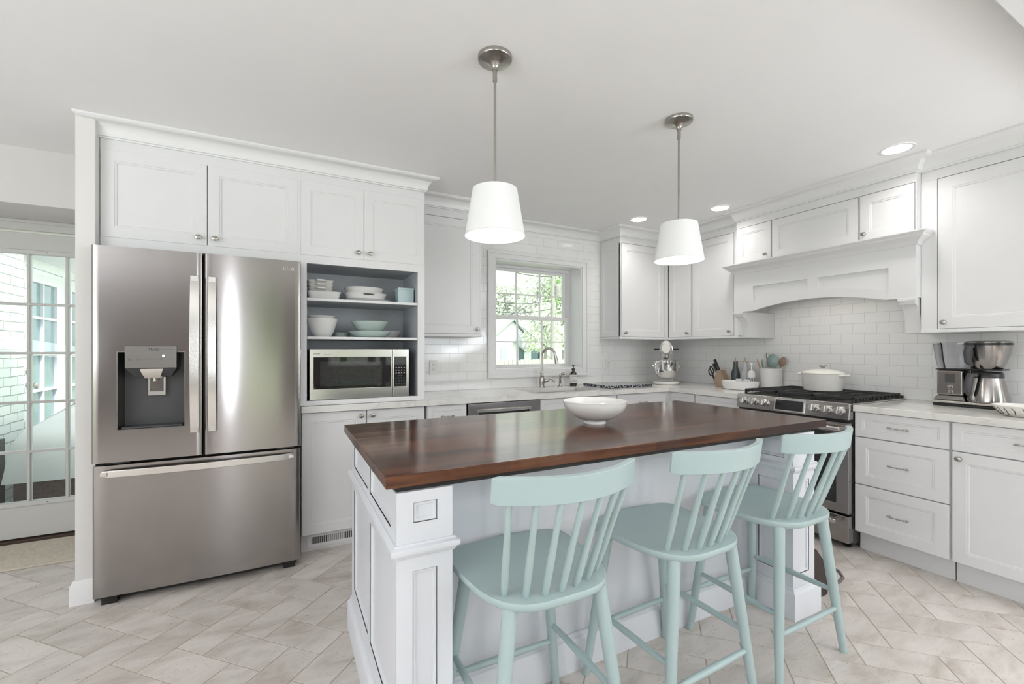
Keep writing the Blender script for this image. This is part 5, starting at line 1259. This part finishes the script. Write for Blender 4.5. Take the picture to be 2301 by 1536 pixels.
for k in range(6):
    u = 0.2 + 0.13 * k; r = 0.125 * (0.60 + 0.40 * u ** 0.8) + 0.0006
    b.tube([(0.520 + r * math.cos(a), 3.13 + r * math.sin(a), SH2 + 0.043 + 0.066 * u) for a in [2 * PI * q / 48 for q in range(48)]], 0.0012, 6, closed=True)
b.build('ribs', M['celadon'], bo)

t = thing('microwave', 'stainless steel microwave oven with black glass door in the shelf cabinet', 'microwave', (0.136, 3.005, 0.930))
MW_, MH = 0.623, 0.335
MB().box(0.004, MW_ - 0.004, 0.02, 0.43, 0.016, MH).build('case', M['dark'], t, bevel=0.004)
b = MB(); b.plate(0, 0.512, 0.014, MH + 0.002, 0, 0.022, [(0.024, 0.503, 0.083, 0.283)]); dr_ = b.build('door', M['steellight'], t, bevel=0.003)
MB().box(0.022, 0.505, 0.003, 0.012, 0.081, 0.285).build('door_glass', M['blackglass'], dr_)
b = MB(); b.box(0.062, 0.442, 0.0022, 0.004, 0.100, 0.255).build('window_mesh', mat('microwave_mesh', (0.03, 0.033, 0.03, 1), 0.03, spec=1.0, var=0.2, scale=300), dr_)
b = MB(); b.plate(0.514, MW_, 0.014, MH + 0.002, 0, 0.022, [(0.522, MW_ - 0.018, 0.083, 0.283)]); cp_ = b.build('control_frame', M['steellight'], t, bevel=0.003)
kp = MB().box(0.520, MW_ - 0.016, 0.003, 0.012, 0.081, 0.285).build('keypad', M['blackglass'], cp_)
for r in range(7):
    for c_ in range(4):
        if r == 3 and c_ in (0, 3): continue
        MB().box(0.532 + c_ * 0.018, 0.540 + c_ * 0.018, 0.0018, 0.0032, 0.100 + r * 0.018, 0.104 + r * 0.018).build('key', M['inkgrey'] if r < 4 else M['greyglaze'], cp_, smooth=False)
text('brand_lettering', 'SHARP', 0.0135, M['ink'], dr_, (0.022, -0.0006, 0.301)); text('brand_lettering', 'Microwave Oven', 0.006, M['inkgrey'], dr_, (0.082, -0.0006, 0.301))
for x in (0.07, MW_ - 0.09):
    for y in (0.05, 0.38): MB().lathe([(0.014, 0), (0.012, 0.016)], (x, y, 0), 'z', 12).build('foot', M['black'], t)

# ================================================================== bowl on the island, outlets, bin
t = thing('serving_bowl', 'large glossy white footed bowl standing on the dark island top', 'bowl', (1.305, 1.665, ZC))
pr = [(0.0, 0.0), (0.052, 0.0), (0.053, 0.003), (0.049, 0.012), (0.052, 0.015)]
for k in range(1, 15): u = k / 14; pr.append((0.052 + (0.149 - 0.052) * math.sin(u * PI / 2) ** 0.82, 0.015 + 0.088 * u ** 1.25))
pr += [(0.150, 0.106), (0.147, 0.107)]
for k in range(13, 0, -1): u = k / 14; pr.append((0.049 + (0.145 - 0.049) * math.sin(u * PI / 2) ** 0.82, 0.020 + 0.084 * u ** 1.25))
pr += [(0, 0.020)]
MB().lathe(pr, (0, 0, 0), 'z', 64).build('bowl', M['ceramic'], t, ang=50)
def outlet(x, z, lab):
    t = thing('wall_outlet', lab, 'outlet', (x, YW - 0.0005, z), 0, 'outlets on the tiled window wall')
    MB().box(-0.036, 0.036, -0.006, 0, -0.058, 0.058).build('cover_plate', M['plasticwhite'], t, bevel=0.003)
    for dz in (0.020, -0.020):
        s_ = MB().lathe([(0.0155, -0.006), (0.0150, -0.0085), (0, -0.0085)], (0, 0, dz), 'y', 24).build('socket', M['plasticwhite'], t)
        for dx_ in (-0.006, 0.006): MB().box(dx_ - 0.001, dx_ + 0.001, -0.0092, -0.0080, dz - 0.001, dz + 0.008).build('slot', M['ink'], s_, smooth=False)
        MB().lathe([(0.0022, -0.0080), (0.0022, -0.0092)], (0, 0, dz - 0.008), 'y', 10).build('ground_hole', M['ink'], s_)
outlet(1.100, 1.116, 'white double outlet on the tiles left of the window')
outlet(2.955, 1.110, 'white double outlet on the tiles right of the window')

t = thing('storage_bag', 'dark brown soft bag on the floor behind the island end with a grey looped handle', 'bag', (2.435, 1.38, 0))
b = MB(); b.rings([rr_(-0.095, 0.075, -0.12, 0.14, 0.0, 0.03), rr_(-0.10, 0.08, -0.125, 0.145, 0.06, 0.03), rr_(-0.09, 0.06, -0.11, 0.135, 0.17, 0.03), rr_(-0.08, 0.04, -0.09, 0.12, 0.215, 0.03)]).build('body', M['brownfab'], t)
MB().tube([(0.06, -0.04, 0.115), (0.12, -0.06, 0.105), (0.175, -0.075, 0.09), (0.19, -0.105, 0.08), (0.17, -0.135, 0.065), (0.12, -0.14, 0.055), (0.05, -0.10, 0.055)], 0.0085, 12).build('loop_handle', M['greytube'], t)

# ================================================================== outdoors
struct(MB().box(-60, 70, -60, 90, -0.62, -0.50).build('ground', M['grass'], smooth=False))
struct(MB().box(-6, -0.2, YD + 0.12, 12, -0.14, -0.06).build('deck_floor', M['deck'], smooth=False))
def leaves(b, c, r, n, size, rnd):
    for _ in range(n):
        while True:
            p = Vector((rnd.uniform(-1, 1), rnd.uniform(-1, 1), rnd.uniform(-1, 1)))
            if 0.35 < p.length < 1: break
        q = Vector((c[0] + p.x * r[0], c[1] + p.y * r[1], c[2] + p.z * r[2]))
        u = Vector((rnd.gauss(0, 1), rnd.gauss(0, 1), rnd.gauss(0, 1))).normalized(); v = u.orthogonal().normalized(); s_ = size * rnd.uniform(0.6, 1.3)
        w2 = u.cross(v)
        b.quad([tuple(q - v * s_), tuple(q + w2 * s_ * 0.5), tuple(q + v * s_), tuple(q - w2 * s_ * 0.5)])
def tree(x, y, h, r, trunk, label, leaf='leaf', n=2500, size=0.16, seed=1, group='garden trees'):
    rnd = random.Random(seed); t = thing('tree', label, 'tree', (x, y, -0.5), 0, group)
    b = MB(); b.tube([(0, 0, 0), (0.05, 0, h * 0.4), (0, 0.1, h * 0.75)], [trunk, trunk * 0.8, trunk * 0.4], 10)
    for k in range(7):
        a = rnd.uniform(0, 6.28); z = h * rnd.uniform(0.3, 0.7); b.tube([(0, 0, z), (math.cos(a) * r * 0.4, math.sin(a) * r * 0.4, z + h * 0.10), (math.cos(a) * r * 0.85, math.sin(a) * r * 0.85, z + h * 0.22)], [trunk * 0.4, trunk * 0.25, trunk * 0.1], 6)
    b.build('trunk', M['bark'], t)
    b = MB()
    for k in range(9):
        a = rnd.uniform(0, 6.28); d = rnd.uniform(0, 0.65) * r
        leaves(b, (math.cos(a) * d, math.sin(a) * d, h * rnd.uniform(0.42, 0.88)), (r * 0.5, r * 0.5, h * 0.16), n // 9, size, rnd)
    b.build('foliage', M[leaf], t, smooth=False)
    return t
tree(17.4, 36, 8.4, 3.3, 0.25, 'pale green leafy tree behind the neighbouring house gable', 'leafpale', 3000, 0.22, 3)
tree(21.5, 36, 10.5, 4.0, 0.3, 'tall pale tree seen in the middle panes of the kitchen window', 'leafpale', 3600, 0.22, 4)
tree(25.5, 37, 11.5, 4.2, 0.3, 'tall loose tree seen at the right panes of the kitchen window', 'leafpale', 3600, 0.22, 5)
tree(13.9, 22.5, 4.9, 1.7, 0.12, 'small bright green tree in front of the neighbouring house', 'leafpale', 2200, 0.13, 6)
tree(17.1, 25, 7.2, 2.0, 0.32, 'tree with a thick broken trunk right of the utility pole', 'leaf', 1300, 0.15, 7)
# utility pole and wires
t = thing('utility_pole', 'weathered wooden utility pole in front of the trees outside the window', 'utility pole', (12.84, 20, -0.5))
MB().tube([(0, 0, 0), (0, 0, 9.5)], [0.15, 0.11], 12).build('pole', M['pole'], t)
MB().box(-0.9, 0.9, -0.06, 0.06, 6.3, 6.42).build('crossarm', M['pole'], t)
MB().lathe([(0.16, 5.6), (0.18, 5.7), (0.18, 6.2), (0.1, 6.3)], (0.25, -0.1, -1.0), 'z', 14).build('transformer', M['pole'], t)
for i, (z0, z1, zm) in enumerate(((5.3, 5.2, 0), (3.55, 3.95, 0), (3.1, 3.5, 0))):
    p0, p1 = Vector((7.2, 17.5, z0)), Vector((12.84, 20, z1)); pts = []
    for k in range(17): u = k / 16; v = p0.lerp(p1, u); v.z -= 0.25 * math.sin(PI * u); pts.append(tuple(v))
    b = MB(); b.tube(pts, 0.02, 6)
    tag(b.build('power_line', M['dark']), ['uppermost thin power line crossing the upper window panes', 'middle power line running to the utility pole', 'lowest power line running to the utility pole'][i], 'cable', 'power lines outside the window')
# neighbour's house
t = thing('neighbour_house', 'pale gabled house with arched window seen through the kitchen window', 'house', (15, 28, -0.5))
hx = 15.0
b = MB()
b.prism([(11.6 - hx, 0), (16.1 - hx, 0), (16.1 - hx, 2.35), (14.6 - hx, 3.80), (11.9 - hx, 1.9), (11.6 - hx, 1.9)], 0.0, 0.3, 'xz'); b.box(11.6 - hx, 16.1 - hx, 0.3, 6, 0, 2.2)
b.box(16.1 - hx, 22 - hx, 1.0, 6, 0, 2.55); b.build('wall', M['siding'], t, smooth=False)
b = MB(); b.prism([(16.3 - hx, 2.30), (14.6 - hx, 3.92), (11.3 - hx, 1.40), (11.1 - hx, 1.55), (14.6 - hx, 4.12), (16.5 - hx, 2.40)], -0.25, 6, 'xz'); b.build('gable_roof', M['roof'], t, smooth=False)
b = MB(); b.prism([(0.5, 2.55), (3.6, 4.3), (6.5, 2.55)], 16.1 - hx, 22.5 - hx, 'yz'); b.build('roof', M['roof'], t, smooth=False)
b = MB(); b.prism([(15.9 - hx, 2.15), (15.0 - hx, 3.0), (14.55 - hx, 2.35), (15.6 - hx, 1.6)], -0.3, -0.05, 'xz'); b.build('entry_roof', M['roof'], t, smooth=False)
def archpoly(x0, x1, z0, z1):
    r = (x1 - x0) / 2; return [(x0, z0), (x1, z0)] + [((x0 + x1) / 2 + r * math.cos(a), z1 - r + r * math.sin(a)) for a in [PI * k / 10 for k in range(11)]]
for x0, x1 in ((13.52 - hx, 13.72 - hx), (13.86 - hx, 14.0 - hx + 0.06)): MB().box(x0, x1, -0.04, 0.0, 0.3, 1.72).build('shutter', M['roof'], t)
MB().prism(archpoly(13.60 - hx, 13.98 - hx, 0.3, 2.05), -0.06, 0.0, 'xz').build('arched_window', M['roof'], t)
MB().prism(archpoly(15.05 - hx, 15.50 - hx, 0.0, 2.15), -0.03, 0.0, 'xz').build('entry', M['winglass2'], t)
MB().box(16.6 - hx, 17.25 - hx, 0.94, 1.0, 0.7, 1.85).build('window', M['winglass2'], t); MB().box(16.42 - hx, 16.58 - hx, 0.92, 1.0, 0.7, 1.85).build('shutter', M['dark'], t); MB().box(17.27 - hx, 17.43 - hx, 0.92, 1.0, 0.7, 1.85).build('shutter', M['dark'], t)
rnd = random.Random(11)
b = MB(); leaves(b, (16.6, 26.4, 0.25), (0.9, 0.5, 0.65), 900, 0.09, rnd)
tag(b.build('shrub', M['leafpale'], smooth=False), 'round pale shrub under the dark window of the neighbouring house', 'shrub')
t = thing('fence', 'weathered board fence just outside below the window view', 'fence', (4.0, 12, -0.5))
b = MB()
for k in range(60): b.box(k * 0.14, k * 0.14 + 0.13, 0, 0.02, 0.02, 1.46 + 0.015 * math.sin(k * 2.1))
b.build('boards', M['wood_out'], t, smooth=False)
MB().box(0, 8.4, 0.02, 0.06, 1.1, 1.18).box(0, 8.4, 0.02, 0.06, 0.35, 0.43).build('rails', M['wood_out'], t)
# porch beyond the garden door
bw = MB(); bw.box(-2.25, -1.98, YD + 0.125, 5.24, -0.1, 2.75)
for k in range(38):
    if k % 2: bw.box(-2.25, -1.98, 5.24, 5.275 + 0.012 * (k % 3), -0.1 + k * 0.075 + 0.005, -0.1 + (k + 1) * 0.075 - 0.005)
tag(bw.build('brick_wall', M['brick'], smooth=False), 'white painted brick wall outside beyond the glazed hall door', 'wall')
t = thing('porch_wall', 'white panelled porch wall with glazed doors beyond the brick wall', 'wall', (-2.02, 5.28, -0.1))
b = MB(); M4 = Matrix.Rotation(-PI / 2, 4, 'Z')
def pw(bld): return bld.xf(Matrix.Translation((0, 0, 0)) @ Matrix.Rotation(PI / 2, 4, 'Z'))
# built facing local -y, turned to face +x; local x runs along +Y
pw(MB().plate(0, 3.4, 0, 2.75, 0.03, 0.12, [(0.06, 0.92, 0.02, 2.12), (0.96, 1.85, 0.02, 2.12)])).build('wall_panel', M['siding'], t, smooth=False)
pw(MB().box(0, 3.4, -0.30, 0.12, 2.20, 2.26).box(0, 3.4, -0.34, -0.28, 2.26, 2.42)).build('eave', M['siding'], t, bevel=0.01)
for k, (x0, x1) in enumerate(((0.07, 0.91), (0.97, 1.84))):
    gs = []
    for i in range(2):
        for j in range(5): gs.append((x0 + 0.13 + i * (x1 - x0 - 0.26) / 2 + 0.012, x0 + 0.13 + (i + 1) * (x1 - x0 - 0.26) / 2 - 0.012, 0.30 + j * 0.34 + 0.012, 0.30 + (j + 1) * 0.34 - 0.012))
    d = pw(MB().plate(x0, x1, 0.03, 2.11, 0.02, 0.06, gs)).build('porch_door', M['siding'], t, bevel=0.003)
    pw(MB().box(x0 + 0.13, x1 - 0.13, 0.045, 0.05, 0.3, 2.0)).build('pane', mat('porch_glass_%d' % k, (0.22, 0.32, 0.36, 1), 0.05, var=0.3, scale=2), d, smooth=False)
for z, nm in ((1.04, 'door_knob'), (1.17, 'deadbolt')):
    b = MB(); b.lathe([(0.032, 0.0), (0.032, 0.006), (0.012, 0.010), (0.012, 0.04), (0.028, 0.05), (0.030, 0.062), (0.02, 0.072), (0, 0.073)] if nm == 'door_knob' else [(0.032, 0.0), (0.030, 0.012), (0.022, 0.016), (0, 0.017)], (-0.02, 0.18, z), 'x', 20).build(nm, M['nickel'], t)
# covered furniture on the porch
t = thing('covered_grill', 'low porch furniture draped with a white cover outside the hall door', 'covered furniture', (-1.33, 5.05, -0.06))
b = MB(); rs = []
def rec(x0, x1, y0, y1, z, j=0.0):
    n = 10; p = []
    for (ax, ay, bx, by) in ((x0, y0, x1, y0), (x1, y0, x1, y1), (x1, y1, x0, y1), (x0, y1, x0, y0)):
        for k in range(n): u = k / n; p.append((ax + (bx - ax) * u + rnd.uniform(-j, j), ay + (by - ay) * u + rnd.uniform(-j, j), z + rnd.uniform(-j, j)))
    return p
b.rings([rec(-0.46, 0.7, -0.62, 0.75, 0.36, 0.0), rec(-0.45, 0.69, -0.61, 0.74, 0.45, 0.008), rec(-0.43, 0.67, -0.58, 0.7, 0.62, 0.012), rec(-0.38, 0.62, -0.50, 0.66, 0.70, 0.015), rec(-0.30, 0.55, 0.0, 0.62, 0.86, 0.02), rec(-0.2, 0.45, 0.25, 0.55, 0.90, 0.02)]).build('cover', M['tarp'], t, ang=60)
MB().box(-0.42, 0.66, -0.57, 0.7, 0.12, 0.40).build('base', M['brownwick'], t, bevel=0.01)
for x, y in ((-0.38, -0.53), (0.60, -0.53), (-0.38, 0.62), (0.60, 0.62)): MB().box(x - 0.03, x + 0.03, y - 0.03, y + 0.03, 0, 0.13).build('leg', M['dark'], t)
MB().box(-0.53, -0.47, -0.60, -0.54, 0.0, 0.68).build('post', M['dark'], t)
# greenery behind the camera, reflected in glass and steel
for k, (x, y, h) in enumerate(((-1.6, -9, 5.5), (0.7, -8.2, 5.0), (2.6, -9.5, 6.0), (4.8, -8.6, 5.2))):
    tree(x, y, h, 1.7, 0.15, ['bushy green tree outside the rear window, leftmost', 'bushy green tree outside the rear glass door', 'tall bushy tree outside the rear window', 'bushy tree outside the rear window, rightmost'][k], 'leaf', 2600, 0.12, 20 + k, 'trees behind the house')
# filler at the base corner
t = [o for o in bpy.data.objects if o.get('label', '').startswith('white drawer base cabinet in the corner')][0]
MB().box(3.155 - 2.574, 3.188 - 2.574, 0.0, 0.03, 0.11, 0.875).build('corner_filler', M['cab'], t)
